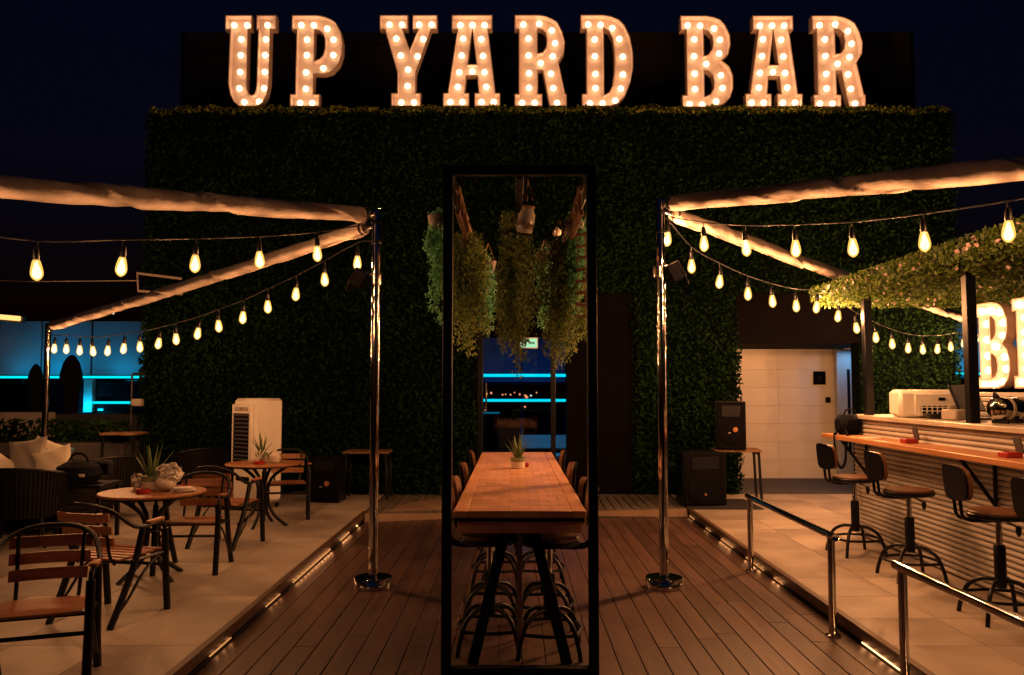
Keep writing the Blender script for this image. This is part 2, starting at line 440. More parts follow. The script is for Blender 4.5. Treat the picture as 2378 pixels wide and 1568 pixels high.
# landing before the door: two shallow ribbed ramps rising to the sides
ld = struct(MB().box((0.2, 11.9, -0.03), (DR - DL, 1.6, 0.06)).build('landing', M['joint'], smooth=False))
def landing_side(xa, xb, ya, yb, za, zb):
    mb = MB()
    vs = [(xa, ya, 0), (xb, yb, 0), (xb, WY, 0), (xa, WY, 0), (xa, ya, za), (xb, yb, zb), (xb, WY, 0.11), (xa, WY, 0.11)]
    mb.convex(vs, [(0, 1, 2, 3), (4, 5, 6, 7), (0, 1, 5, 4), (1, 2, 6, 5), (2, 3, 7, 6), (3, 0, 4, 7)])
    mb.build('step_riser', M['riser'], ld, smooth=False)
    n = 18
    for i in range(n):
        u0, u1 = i / n, (i + 0.82) / n
        f = lambda u: (xa + (xb - xa) * u, ya + (yb - ya) * u, za + (zb - za) * u)
        p, q = f(u0), f(u1); e = 0.008
        r_ = MB(); r_.convex([(p[0], p[1], p[2] + .001), (q[0], q[1], q[2] + .001), (q[0], WY, .111), (p[0], WY, .111),
                    (p[0], p[1], p[2] + e), (q[0], q[1], q[2] + e), (q[0], WY, .11 + e), (p[0], WY, .11 + e)],
                   [(0, 1, 2, 3), (4, 5, 6, 7), (0, 1, 5, 4), (1, 2, 6, 5), (2, 3, 7, 6), (3, 0, 4, 7)])
        r_.build('ribbed_board', M['ribbed'], ld, smooth=False)
landing_side(DL + .01, 0.2, 10.75, 11.35, 0.11, 0.035)
landing_side(0.202, DR - .01, 11.35, 11.2, 0.035, 0.11)

# ------------------------------------------------------------------ green wall with door and recess
def zpx(py, Y=WY): return at(1193, py, Y).z
def xpx(px, Y=WY, py=700): return at(px, py, Y).x
ZT = zpx(258)
GX0, GX1 = xpx(340), xpx(2215)
DX0, DX1, DX2 = xpx(1104), xpx(1330), xpx(1476)
DZ = zpx(682)
OX0, OX1, OZ, OZ2 = xpx(1708), xpx(1992), zpx(798), zpx(680)
gw = thing('green_wall', 'tall boxwood leaf wall carrying the big lit sign letters', 'hedge wall', (0, WY, 0))
# solid blocks of the wall round its openings: (x0,x1,z0,z1)
blocks = [(GX0, DX0, PZ, DZ), (DX2, OX0, PZ, DZ), (OX1, GX1, PZ, OZ2), (GX0, OX0, DZ, ZT), (OX0, GX1, OZ2, ZT)]
P = []; N = []
hb = MB()
for x0, x1, z0, z1 in blocks:
    hb.box(((x0 + x1) / 2, 0.16, (z0 + z1) / 2), (x1 - x0, 0.3, z1 - z0))
    n = int((x1 - x0) * (z1 - z0) * 900)
    p = np.column_stack([RNG.uniform(x0 - .02, x1 + .02, n), RNG.uniform(-0.10, 0.0, n), RNG.uniform(z0, z1, n)])
    p[:, 1] -= 0.05 * np.sin(p[:, 0] * 5.1) * np.sin(p[:, 2] * 4.3) ** 2
    P.append(p); N.append(np.tile([0, -1.0, 0.25], (n, 1)))
for x, s, z0, z1 in ((GX0, -1, PZ, ZT), (GX1, 1, PZ, ZT), (OX0, 1, PZ, OZ), (DX2, -1, PZ, DZ)):
    n = int((z1 - z0) * 200)
    P.append(np.column_stack([np.full(n, x) + s * RNG.uniform(0, .07, n), RNG.uniform(-.05, .28, n), RNG.uniform(z0, z1, n)])); N.append(np.tile([s * 1.0, -.2, .2], (n, 1)))
gp = np.concatenate(P); gn = np.concatenate(N)
k_ = RNG.random(len(gp)) < .012; gp[k_, 1] -= RNG.uniform(.03, .11, k_.sum())
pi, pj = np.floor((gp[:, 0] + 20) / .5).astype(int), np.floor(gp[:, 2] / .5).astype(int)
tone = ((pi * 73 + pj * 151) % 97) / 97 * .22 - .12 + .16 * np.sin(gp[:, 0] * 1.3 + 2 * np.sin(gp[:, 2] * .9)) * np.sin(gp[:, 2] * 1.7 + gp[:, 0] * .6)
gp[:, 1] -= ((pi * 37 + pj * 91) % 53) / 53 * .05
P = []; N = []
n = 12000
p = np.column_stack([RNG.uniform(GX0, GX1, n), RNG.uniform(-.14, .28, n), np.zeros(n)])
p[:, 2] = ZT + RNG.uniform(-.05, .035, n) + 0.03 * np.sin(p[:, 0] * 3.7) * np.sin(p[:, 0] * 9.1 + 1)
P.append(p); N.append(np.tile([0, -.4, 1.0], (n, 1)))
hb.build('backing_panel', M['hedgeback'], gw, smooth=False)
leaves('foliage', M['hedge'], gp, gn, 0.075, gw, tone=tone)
leaves('glow_tinted_top', M['hedgeglow'], np.concatenate(P), np.concatenate(N), 0.06, gw)  # top leaves, lit look under the letters comes from their colour

# roof upstand and louvred storey behind the letters
rs = thing('louvred_storey', 'dark louvred upper storey behind the lit letters', 'building', (0, 14.4, 0))
LX0, LX1 = xpx(398, 14.4), xpx(2150, 14.4)
MB().box(((LX0 + LX1) / 2, 1.0, 5.6), (LX1 - LX0, 1.6, 4.6)).build('wall', M['joint'], rs, smooth=False)
lm = MB().box((0, 0, 0), (LX1 - LX0, 0.05, 0.19), Matrix.Rotation(R(10), 3, 'X'), ch=0.006).mesh('louvre_board', M['louvre'])
for k in range(13):
    link('louvre_board', lm, rs, ((LX0 + LX1) / 2, 0.16, 5.65 + k * 0.205))
for xx in np.linspace(LX0 + .05, LX1 - .05, 6):
    MB().box((xx, 0.13, 6.9), (0.05, 0.03, 2.6)).build('mullion', M['paint'], rs, smooth=False)
roof = struct(MB().box(((GX0 + GX1) / 2, 13.2, ZT - 0.28), (GX1 - GX0, 0.75, 0.2)).build('roof_ledge', M['grey'], smooth=False))
rl = thing('roof_railing', 'thin pale railing at the end of the roof ledge', 'railing', (xpx(375), 13.2, ZT - .18))
MB().tube([(0, 0, 0), (0, 0, .62), (.45, 0, .62), (.45, 0, 0)], .012, 8).build('rail', M['steel'], rl)
MB().tube([(0, 0, .32), (.45, 0, .32)], .010, 8).build('mid_rail', M['steel'], rl)

# recess with white tiled wall and blue doorway
rec = struct(MB().box(((OX0 + OX1) / 2 - .1, 15.0, 1.6), (OX1 - OX0 + 3.0, 0.3, 3.2)).build('recess_wall', M['wtile'], smooth=False))
rx0, rx1 = OX0 - 0.9, xpx(1950, 14.84, 900)
tw_, th_ = 1.3, 0.325
nx = int((rx1 - rx0) / tw_) + 1
wt = MB().box((0, 0, 0), (((rx1 - rx0) / nx) - .002, 0.02, th_ - .0025), ch=0.001).mesh('wall_tile', M['wtile'])
for i in range(nx):
    for k in range(9):
        link('wall_tile', wt, rec, (rx0 + (rx1 - rx0) / nx * (i + .5), 14.84, PZ + .0 + th_ * (k + .5)))
MB().box(((OX0 + OX1) / 2, .12, (OZ + OZ2) / 2), (OX1 - OX0 - .01, .26, OZ2 - OZ - .01), ch=.005).build('fascia_panel', M['paint'], gw)
lint = struct(MB().box(((OX0 + OX1) / 2 + .5, WY + 1.12, (OZ + OZ2) / 2), (OX1 - OX0 + 2.0, 1.7, OZ2 - OZ - .01)).build('recess_ceiling', M['paint'], smooth=False))
struct(MB().box((OX1 + 1.25, 13.9, 1.7), (.2, 2.0, 3.2)).build('recess_side_wall', M['grey'], smooth=False))
struct(MB().box((OX0 - .14, 13.8, 1.7), (.2, 2.0, 3.2)).build('recess_end_wall', M['wtile'], smooth=False))
sw = thing('wall_panel', 'square dark control panel on the white tiled wall', 'control panel', at(1903, 878, 14.8))
MB().box((0, 0, 0), (.22, .03, .24), ch=.008).build('cover', M['paint'], sw); MB().box((0, -.018, 0), (.05, .012, .08), ch=.004).build('key_slot', M['black'], sw)
sw = thing('wall_switch', 'small dark switch on the white tiled wall', 'switch', at(1923, 929, 14.8))
MB().box((0, 0, 0), (.09, .025, .1), ch=.006).build('plate', M['paint'], sw); MB().box((0, -.015, 0), (.03, .01, .05), ch=.003).build('rocker', M['black'], sw)
bd = thing('service_door', 'open steel service door in cool light beside the white tiled wall', 'door', at(1972, 900, 14.55) * 1.0)
bd.location.z = PZ
MB().box((0, 0, 1.16), (.36, .05, 2.3), ch=.006).build('leaf', M['bluewall'], bd)
MB().box((-.21, 0, 1.18), (.05, .12, 2.36), ch=.006).build('frame', M['bluewall'], bd)
MB().box((-.02, -.03, 1.2), (.05, .02, 1.5), ch=.004).build('pull_bar', M['black'], bd)
lamp('AREA', 'recess_cool_lamp', (.0, -.35, 2.28), 4.5, (0.12, 0.55, 1.0), bd, rot=(0, 0, 0), size=(.3, .3))
MB().box((.0, -.35, 2.31), (.32, .32, .03), ch=.004).build('lamp_housing', M['white'], bd)

# glazed entrance and the dark panel beside it
ent = thing('glazed_entrance', 'glazed entrance door at the end of the long table', 'door', (0, WY, 0))
for x, w in ((DX0 + .06, .12), (DX1 - .03, .14)):
    MB().box((x, .1, (DZ + PZ) / 2), (w, .2, DZ - PZ), ch=.006).build('jamb', M['paint'], ent)
MB().box(((DX0 + DX1) / 2, .1, DZ - .08), (DX1 - DX0, .19, .16), ch=.006).build('head', M['paint'], ent)
MB().box(((DX0 + DX1) / 2, .12, 1.6), (DX1 - DX0 - .2, .012, 2.9)).build('pane', M['glass'], ent, smooth=False)
MB().box((DX0 + .17, .0, 1.62), (.03, .05, .42), ch=.008).build('door_handle', M['steel'], ent)
dp = MB().box(((DX1 + DX2) / 2, WY + .1, (DZ + PZ) / 2), (DX2 - DX1 - .01, .16, DZ - PZ), ch=.006).build('panel_board', M['paint'])
tag(dp, 'blank dark brown panel between the glazed entrance and the leaf wall', 'panel')
es = thing('exit_sign', 'small glowing green and white exit sign above the glazed entrance', 'exit sign', at(1228, 797, WY - .05))
MB().box((0, 0, 0), (.28, .05, .17), ch=.006).build('housing', M['white'], es)
MB().box((0, -.029, 0), (.25, .006, .135)).build('lit_face', M['exit'], es, smooth=False)
fig = MB(); fig.box((-.05, -.0335, .0), (.035, .003, .07)); fig.box((-.05, -.0335, .05), (.025, .003, .025)); fig.bar((.0, -.0335, 0), (.09, -.0335, 0), .003, .02); fig.bar((.05, -.0335, .03), (.09, -.0335, 0), .003, .018, up=(0, 1, 0)); fig.bar((.05, -.0335, -.03), (.09, -.0335, 0), .003, .018, up=(0, 1, 0))
fig.build('pictogram', mat('sign_green', (0.02, 0.16, 0.06), .5), es, smooth=False)

# ------------------------------------------------------------------ terrace beyond the door, far blue facades, city
def led_rail(px0, px1, py, Y, m, label, w=.05):
    a, c = at(px0, py, Y), at(px1, py, Y)
    t = thing('led_rail', label, 'light strip', ((a.x + c.x) / 2, Y, 0))
    L = c.x - a.x
    MB().box((0, .03, a.z), (L, .03, w + .03), ch=.004).build('profile', M['black'], t)
    MB().box((0, 0, a.z), (L - .02, .012, w)).build('light_strip', M[m], t, smooth=False)
    for s in (-1, 1): MB().box((s * (L / 2 - .05), .04, (a.z + .1) / 2 - .05), (.04, .03, a.z)).build('post', M['black'], t, smooth=False)
    return t
led_rail(1060, 1350, 872, 19.0, 'cyan', 'upper cyan light strip seen through the glazed entrance', .07)
led_rail(1080, 1350, 930, 17.0, 'cyan', 'lower cyan light strip seen through the glazed entrance', .055)
led_rail(1120, 1162, 959, 16.0, 'cyandim', 'short cyan light strip low behind the glazed entrance', .03)
rb = thing('rear_wall', 'dim blue lit rear wall seen through the glazed entrance', 'wall', (0.2, 20.5, 0))
for i in range(4): MB().box((-1.65 + i * 1.1, 0, 2.45), (1.07, .1, 1.1), ch=.01).build('panel', M['bluewall'], rb)
MB().box((0.0, .06, 2.42), (4.4, .06, 1.2)).build('backing', M['joint'], rb, smooth=False)
for i in range(5): MB().box((-2.2 + i * 1.1, .12, .95), (.06, .06, 1.8)).build('post', M['black'], rb, smooth=False)
fx = thing('wall_washer', 'blue wall washer lamp below the dim rear wall', 'lamp', (0.2, 19.7, 0.0))
MB().box((0, 0, .05), (2.0, .1, .1), ch=.01).build('housing', M['black'], fx)
lamp('AREA', 'washer_light', (0, 0, .12), 10, (0.02, 0.22, 1.0), fx, rot=(R(180 - 15), 0, 0), size=(1.9, .06)).data.energy = 18
bench = thing('outdoor_bench', 'long pale bench in blue light behind the glazed entrance', 'bench', (0.62, 15.4, 0))
MB().box((0, 0, .47), (1.5, .42, .09), ch=.02).build('seat', M['white'], bench); MB().box((0, .24, .72), (1.5, .08, .26), ch=.02).build('backrest', M['white'], bench)
for s in (-.6, .6): MB().box((s, 0, .21), (.08, .36, .42), ch=.008).build('leg', M['black'], bench)
lamp('AREA', 'added_bench_light', (0, -.3, 1.3), 4.0, (0.0, 0.35, 0.8), bench, rot=(R(-15), 0, 0), size=(1.2, .05))  # blue lamp and its bar added to tint the bench and chair
MB().box((0, -.3, 1.34), (1.3, .06, .05), ch=.008).build('added_lamp_bar', M['black'], bench)
lc = thing('garden_chair', 'plain moulded chair standing behind the glazed entrance', 'chair', (-0.15, 14.6, 0), R(160))
MB().box((0, 0, .62), (.44, .42, .04), ch=.015).build('seat', M['grey'], lc)
MB().box((0, -.21, .9), (.42, .04, .5), Matrix.Rotation(R(8), 3, 'X'), ch=.015).build('backrest', M['grey'], lc)
for sx in (-1, 1):
    for sy in (-1, 1): MB().tube([(sx * .19, sy * .18, .61), (sx * .21, sy * .2, 0)], .014, 8).build('leg', M['grey'], lc)

def facade(name, label, px0, px1, Y, pyt, pyl, pyb, seams, cols, washers, power):
    a, c = at(px0, pyt, Y), at(px1, pyt, Y)
    zt, zl, zb = at(px0, pyt, Y).z, at(px0, pyl, Y).z, at(px0, pyb, Y).z
    t = thing(name, label, 'building', ((a.x + c.x) / 2, Y, 0)); L = c.x - a.x
    xs = [a.x] + [at(s, 800, Y).x for s in seams] + [c.x]
    MB().box((0, .35, zt / 2 - .1), (L, .5, zt + .2)).build('wall', M['joint'], t, smooth=False)
    for i in range(len(xs) - 1):
        MB().box(((xs[i] + xs[i + 1]) / 2 - t.location.x, .06, (zt + zl) / 2), (xs[i + 1] - xs[i] - .05, .08, zt - zl - .04), ch=.01).build('cladding_panel', M['bluewall'], t)
        MB().box(((xs[i] + xs[i + 1]) / 2 - t.location.x, .08, (zl + zb) / 2), (xs[i + 1] - xs[i] - .1, .04, zl - zb - .14), ch=.005).build('window', M['darkglass'], t)
    for s0, s1 in cols:
        x0, x1 = at(s0, 850, Y).x - t.location.x, at(s1, 850, Y).x - t.location.x
        MB().box(((x0 + x1) / 2, -.02, (zl + zb) / 2), (x1 - x0, .16, zl - zb - .1), ch=.01).build('column', M['bluewall'], t)
    MB().box((0, -.03, zl), (L - .1, .03, .06)).build('light_strip', M['cyan'], t, smooth=False)
    MB().box((0, 0.0, zl), (L, .04, .1), ch=.006).build('light_profile', M['black'], t)
    for wx, wz in washers:
        x = at(wx, 850, Y).x - t.location.x
        MB().box((x, -.5, zl - .12), (.5, .12, .08), ch=.01).build('wall_washer', M['black'], t)
        lamp('AREA', 'washer_light', (x, -.5, zl - .06), power * wz, (0.0, 0.5, 1.0), t, rot=(R(180 - 14), 0, 0), size=(.45, .05))
    return t, zl, zb
fl, zl, zb = facade('far_pavilion', 'blue washed pavilion beyond the lounge seating', -160, 352, 21.0, 744, 876, 962, [95, 212], [(200, 221)], [(60, .6), (150, 1.2), (290, .9)], 5)
MB().box((at(272, 850, 21).x - fl.location.x, -.06, at(0, 935, 21).z), (1.35, .04, .06)).build('light_strip', M['cyan'], fl, smooth=False)
lamp('AREA', 'column_light', (at(212, 850, 21).x - fl.location.x, -.35, zb + .1), 6, (0, .6, 1), fl, rot=(R(180 - 35), 0, 0), size=(.2, .05))
fr, _, _ = facade('far_pavilion', 'blue washed pavilion seen beyond the bar canopy', 2190, 2420, 19.0, 740, 868, 960, [2262], [], [(2250, 1.0), (2330, .8)], 6)

def parasol(px, pyt, Y, label, w):
    p = at(px, pyt, Y)
    t = thing('closed_parasol', label, 'parasol', (p.x, Y, 0), group='closed parasols by the pavilion')
    h = p.z
    prof = [(w * .62, h - 1.4), (w * .72, h - .85), (w * .74, h - .72), (w, h - .60), (w * .98, h - .42), (w * .72, h - .18), (w * .35, h - .04), (0.01, h)]
    MB().lathe(prof, 14).build('folded_canopy', M['cloth'], t)
    MB().tube([(0, 0, .06), (0, 0, h - 1.2)], .03, 10).build('pole', M['black'], t)
    MB().lathe([(.25, 0), (.25, .06), (.05, .08)], 18).build('base', M['black'], t)
parasol(84, 845, 18.6, 'smaller closed dark parasol before the blue pavilion', .18)
parasol(167, 824, 17.6, 'bigger closed brown parasol before the blue pavilion', .225)

def far_lamp(px, py, Y, m, label, group, r=.1):
    p = at(px, py, Y)
    t = thing('street_lamp', label, 'street lamp', (p.x, Y, -3.2), group=group)
    h = p.z + 3.2
    MB().tube([(0, 0, 0), (0, 0, h)], [.06, .04], 8).build('pole', M['black'], t)
    MB().lathe([(0.01, h + r), (r * .75, h + r * .65), (r, h), (r * .7, h - r * .7), (0.01, h - r)], 10).build('lamp_globe', M[m], t)
for px, py in ((1141, 913), (1168, 917), (1175, 916), (1186, 917), (1195, 912), (1208, 916), (1220, 919), (1247, 912), (1129, 946), (1127, 953), (1219, 945), (1217, 951), (1233, 953)):
    far_lamp(px + random.uniform(-1, 1), py, 60 + random.uniform(-6, 12), 'citylamp', 'orange city lamp far beyond the glazed entrance', 'orange city lamps', random.uniform(.06, .10))
far_lamp(1233, 919, 70, 'citywhite', 'white city lamp far beyond the glazed entrance', 'city lamps', .09)
far_lamp(263, 728, 60, 'citywhite', 'lone white lamp in the sky above the blue pavilion', 'city lamps', .08)
far_lamp(1223, 923, 58, 'citylamp', 'large orange city lamp just under the lower cyan strip', 'city lamps', .12)
far_lamp(45, 905, 30, 'lampglow', 'yellow lamp under the far cyan strip', 'city lamps', .07)
ra = thing('roof_light', 'yellow lit roof edge light beside the dark sky', 'lamp', at(5, 735, 20.4))
MB().box((-.2, 0, 0), (1.3, .12, .12), Matrix.Rotation(R(5), 3, 'Y'), ch=.02).build('diffuser', M['lampglow'], ra)
MB().box((-.2, .12, -.02), (1.4, .1, .2), Matrix.Rotation(R(5), 3, 'Y'), ch=.02).build('housing', M['grey'], ra)
MB().box((-.2, .12, -ra.location.z / 2 + .0), (.12, .08, ra.location.z - .18)).build('post', M['black'], ra, smooth=False)

# ------------------------------------------------------------------ marquee letters
G = {}
G['U'] = ([[(0, 1), (.29, 1), (.29, .84), (.25, .84), (.247, .25), (.255, .18), (.275, .135), (.3, .125), (.325, .135), (.343, .18), (.35, .25), (.355, .84), (.335, .84), (.335, 1), (.55, 1), (.55, .84), (.49, .84), (.485, .25), (.46, .12), (.42, .04), (.36, 0), (.17, 0), (.11, .05), (.07, .13), (.045, .25), (.055, .84), (0, .84)]],
          [(.085, .905), (.225, .905), (.165, .75), (.163, .575), (.16, .39), (.155, .21), (.21, .06), (.37, .065), (.42, .21), (.425, .39), (.425, .575), (.43, .75), (.445, .905)])
G['P'] = ([[(.007, 1), (.28, 1), (.36, .985), (.43, .955), (.48, .92), (.535, .82), (.56, .70), (.555, .57), (.52, .46), (.45, .38), (.36, .35), (.253, .35), (.253, .135), (.32, .135), (.32, 0), (0, 0), (0, .135), (.055, .135), (.06, .84), (.007, .84)],
           [(.257, .835), (.30, .83), (.345, .79), (.365, .73), (.365, .63), (.345, .56), (.31, .52), (.257, .5)]],
          [(.1, .905), (.235, .905), (.38, .865), (.45, .745), (.45, .575), (.345, .43), (.165, .745), (.165, .575), (.16, .385), (.16, .205), (.1, .05), (.23, .05)])
G['Y'] = ([[(0, 1), (.307, 1), (.307, .84), (.25, .84), (.325, .62), (.41, .84), (.352, .84), (.352, 1), (.62, 1), (.62, .84), (.555, .84), (.395, .37), (.395, .145), (.45, .145), (.45, 0), (.13, 0), (.13, .145), (.195, .145), (.195, .37), (.055, .84), (0, .84)]],
          [(.1, .91), (.235, .91), (.42, .91), (.555, .91), (.175, .755), (.465, .75), (.225, .57), (.405, .56), (.305, .415), (.3, .235), (.235, .055), (.37, .055)])
G['A'] = ([[(.09, 1), (.525, 1), (.525, .84), (.48, .84), (.56, .145), (.61, .145), (.61, 0), (.335, 0), (.335, .145), (.38, .145), (.365, .33), (.25, .33), (.235, .145), (.28, .145), (.28, 0), (0, 0), (0, .145), (.05, .145), (.15, .84), (.09, .84)],
           [(.31, .86), (.355, .46), (.265, .46)]],
          [(.18, .905), (.31, .905), (.44, .905), (.21, .755), (.405, .75), (.195, .57), (.425, .565), (.17, .385), (.31, .395), (.44, .385), (.155, .225), (.46, .225), (.075, .06), (.205, .06), (.41, .06), (.54, .06)])
G['R'] = ([[(0, 1), (.26, 1), (.34, .985), (.41, .955), (.46, .92), (.51, .82), (.54, .70), (.53, .58), (.47, .48), (.54, .135), (.556, .135), (.556, 0), (.37, 0), (.30, .39), (.25, .39), (.25, .135), (.297, .135), (.297, 0), (0, 0), (0, .135), (.045, .135), (.045, .84), (0, .84)],
           [(.247, .845), (.29, .84), (.33, .80), (.345, .72), (.335, .64), (.30, .59), (.247, .58)]],
          [(.095, .91), (.265, .92), (.4, .845), (.435, .705), (.41, .56), (.28, .485), (.15, .755), (.15, .57), (.155, .375), (.155, .215), (.08, .05), (.215, .05), (.39, .37), (.415, .21), (.455, .05)])
G['D'] = ([[(0, 1), (.25, 1), (.33, .985), (.41, .95), (.47, .89), (.53, .76), (.56, .58), (.56, .42), (.53, .26), (.47, .11), (.40, .03), (.32, 0), (.01, 0), (.01, .135), (.06, .135), (.06, .84), (0, .84)],
           [(.25, .85), (.30, .82), (.34, .74), (.355, .62), (.36, .5), (.355, .36), (.335, .22), (.30, .15), (.25, .125)]],
          [(.085, .91), (.22, .905), (.345, .87), (.42, .75), (.455, .555), (.455, .36), (.43, .205), (.37, .075), (.235, .045), (.1, .045), (.155, .745), (.155, .56), (.16, .365), (.16, .21)])
G['B'] = ([[(0, 1), (.28, 1), (.36, .985), (.43, .955), (.48, .90), (.53, .79), (.535, .68), (.51, .58), (.44, .51), (.52, .44), (.555, .34), (.555, .2), (.52, .1), (.45, .03), (.36, 0), (.01, 0), (.01, .13), (.06, .13), (.06, .84), (0, .84)],
           [(.25, .84), (.29, .83), (.335, .78), (.345, .70), (.335, .63), (.29, .57), (.25, .56)],
           [(.25, .40), (.29, .39), (.335, .35), (.35, .28), (.345, .2), (.31, .14), (.25, .115)]],
          [(.085, .91), (.22, .905), (.37, .875), (.43, .75), (.42, .6), (.28, .485), (.155, .755), (.15, .57), (.155, .38), (.155, .21), (.095, .045), (.23, .04), (.38, .075), (.45, .22), (.435, .36)])
G['E'] = ([[(0, 1), (.52, 1), (.52, .74), (.42, .74), (.42, .86), (.25, .86), (.25, .57), (.40, .57), (.40, .43), (.25, .43), (.25, .14), (.43, .14), (.43, .27), (.53, .27), (.53, 0), (0, 0), (0, .14), (.06, .14), (.06, .86), (0, .86)]],
          [(.08, .93), (.25, .93), (.42, .93), (.155, .78), (.155, .62), (.155, .5), (.31, .5), (.155, .36), (.155, .21), (.08, .07), (.25, .07), (.42, .07)])

def offset_loop(pts, d):
    n = len(pts); out = []
    ar = sum(pts[i][0] * pts[(i + 1) % n][1] - pts[(i + 1) % n][0] * pts[i][1] for i in range(n))
    sg = 1 if ar > 0 else -1
    for i in range(n):
        p0, p1, p2 = (Vector((*pts[(i + k) % n], 0)) for k in (-1, 0, 1))
        e1 = (p1 - p0).normalized(); e2 = (p2 - p1).normalized()
        n1 = Vector((-e1.y, e1.x, 0)) * sg; n2 = Vector((-e2.y, e2.x, 0)) * sg
        m = n1 + n2; m = m / max(.35, m.dot(n1)) if m.length > 1e-5 else n1
        out.append((p1.x + m.x * d, p1.y + m.y * d))
    return out
BULB_S = MB().lathe([(.010, .0), (.013, .008), (.022, .022), (.026, .036), (.022, .05), (.012, .058), (0.001, .061)], 12, M=Matrix.Rotation(R(90), 3, 'X')).mesh('bulb', M['letter_bulb'])
SOCK_S = MB().lathe([(.016, -.002), (.016, .006), (.011, .012)], 12, M=Matrix.Rotation(R(90), 3, 'X')).mesh('socket', M['letter'])
def letter(ch, x, y, z, hgt, watts, label, cat, group, bs=1.0, depth=0.14, rz=0.0):
    loops, bulbs = G[ch]
    t = thing('marquee_letter', label, cat, (x, y, z), rz, group)
    cu = bpy.data.curves.new('f', 'CURVE'); cu.dimensions = '2D'; cu.fill_mode = 'BOTH'; cu.extrude = 0.008
    for lp in loops:
        s = cu.splines.new('POLY'); s.points.add(len(lp) - 1); s.use_cyclic_u = True
        for k, (a, c) in enumerate(lp): s.points[k].co = (a * hgt, c * hgt, 0, 1)
    tmp = bpy.data.objects.new('f', cu); COL.objects.link(tmp)
    me = bpy.data.meshes.new_from_object(tmp.evaluated_get(bpy.context.evaluated_depsgraph_get()))
    bpy.data.objects.remove(tmp); me.materials.clear(); me.materials.append(M['letter'])
    f = link('face_plate', me, t, (0, 0, 0), (R(90), 0, 0))
    rim = MB(); th = 0.014
    for i, lp in enumerate(loops):
        o = [(a * hgt, c * hgt) for a, c in lp]; inn = offset_loop(o, th if i == 0 else -th)
        n = len(o); vs = []
        for (a, c), (e, d) in zip(o, inn): vs += [(a, .012, c), (a, -depth, c), (e, -depth, d), (e, .012, d)]
        fs = []
        for k in range(n):
            j = (k + 1) % n
            for q in range(4):
                q2 = (q + 1) % 4; fs.append((k * 4 + q, k * 4 + q2, j * 4 + q2, j * 4 + q))
        rim.add(vs, fs)
    rim.build('rim', M['letter'], t, ang=0.5)
    for a, c in bulbs:
        bo = link('bulb', BULB_S, t, (a * hgt, -.012, c * hgt)); bo.scale = (bs,) * 3
        so = link('socket', SOCK_S, bo, (0, 0, 0))
        lamp('POINT', 'bulb_light', (a * hgt, -.012 - .036 * bs, c * hgt), watts, WARM, t, radius=.02)
    return t
LY = WY + 0.10
zb0 = at(1193, 254, LY).z; hgt = at(1193, 44, LY).z - zb0
for ch, px0, px1, label in (('U', 528, 645, 'lit marquee letter U on the leaf wall'), ('P', 680, 798, 'lit marquee letter P on the leaf wall'), ('Y', 884, 1014, 'lit marquee letter Y on the leaf wall'),
                       ('A', 1031, 1160, 'lit marquee letter A between the letters Y and R'), ('R', 1195, 1310, 'lit marquee letter R between the letters A and D'), ('D', 1347, 1463, 'lit marquee letter D on the leaf wall'),
                       ('B', 1577, 1690, 'big lit marquee letter B on the leaf wall'), ('A', 1724, 1852, 'lit marquee letter A between the letters B and R'), ('R', 1880, 1997, 'lit marquee letter R at the end of the word BAR')):
    letter(ch, at(px0, 150, LY).x, LY, zb0 - .015 * (px0 > 1500), hgt, W_LETTER, label, 'letter sign', 'big letters on the leaf wall', bs=1.9)

# ------------------------------------------------------------------ canopy poles, rolled canopies
PL = (-1.235, 7.3); PR = (1.32, 7.3)
def pole(x, y, z0, h, label, base=True):
    t = thing('canopy_pole', label, 'pole', (x, y, z0))
    MB().tube([(0, 0, 0.1), (0, 0, h)], .04, 24).build('shaft', M['chrome'], t)
    if base: MB().lathe([(.165, 0), (.165, .085), (.16, .092), (.045, .094)], 40).build('base_plate', M['chrome'], t)
    else: MB().lathe([(.08, 0), (.08, .1), (.045, .105)], 24).build('base_plate', M['chrome'], t)
    for zc in (h - .30, h - .12): MB().lathe([(.046, zc - .015), (.048, zc), (.046, zc + .015)], 24).build('collar', M['black'], t)
    MB().lathe([(.041, h), (.043, h + .01), (.0, h + .02)], 20).build('cap', M['chrome'], t)
    return t
hp = at(872, 487, 7.3).z
pole(PL[0], PL[1], 0, hp, 'polished steel canopy pole on the deck beside the bistro chairs')
pole(PR[0], PR[1], 0, at(1530, 462, 7.3).z, 'polished steel canopy pole on the deck beside the handrails')
FLP = at(112, 762, 11.2); FRP = at(2262, 745, 12.0)
pole(FLP.x, FLP.y, PZ, FLP.z - PZ + .05, 'slim far canopy pole behind the lounge seating', base=False)
pole(FRP.x, FRP.y, PZ, FRP.z - PZ + .05, 'slim far canopy pole behind the bar', base=False)

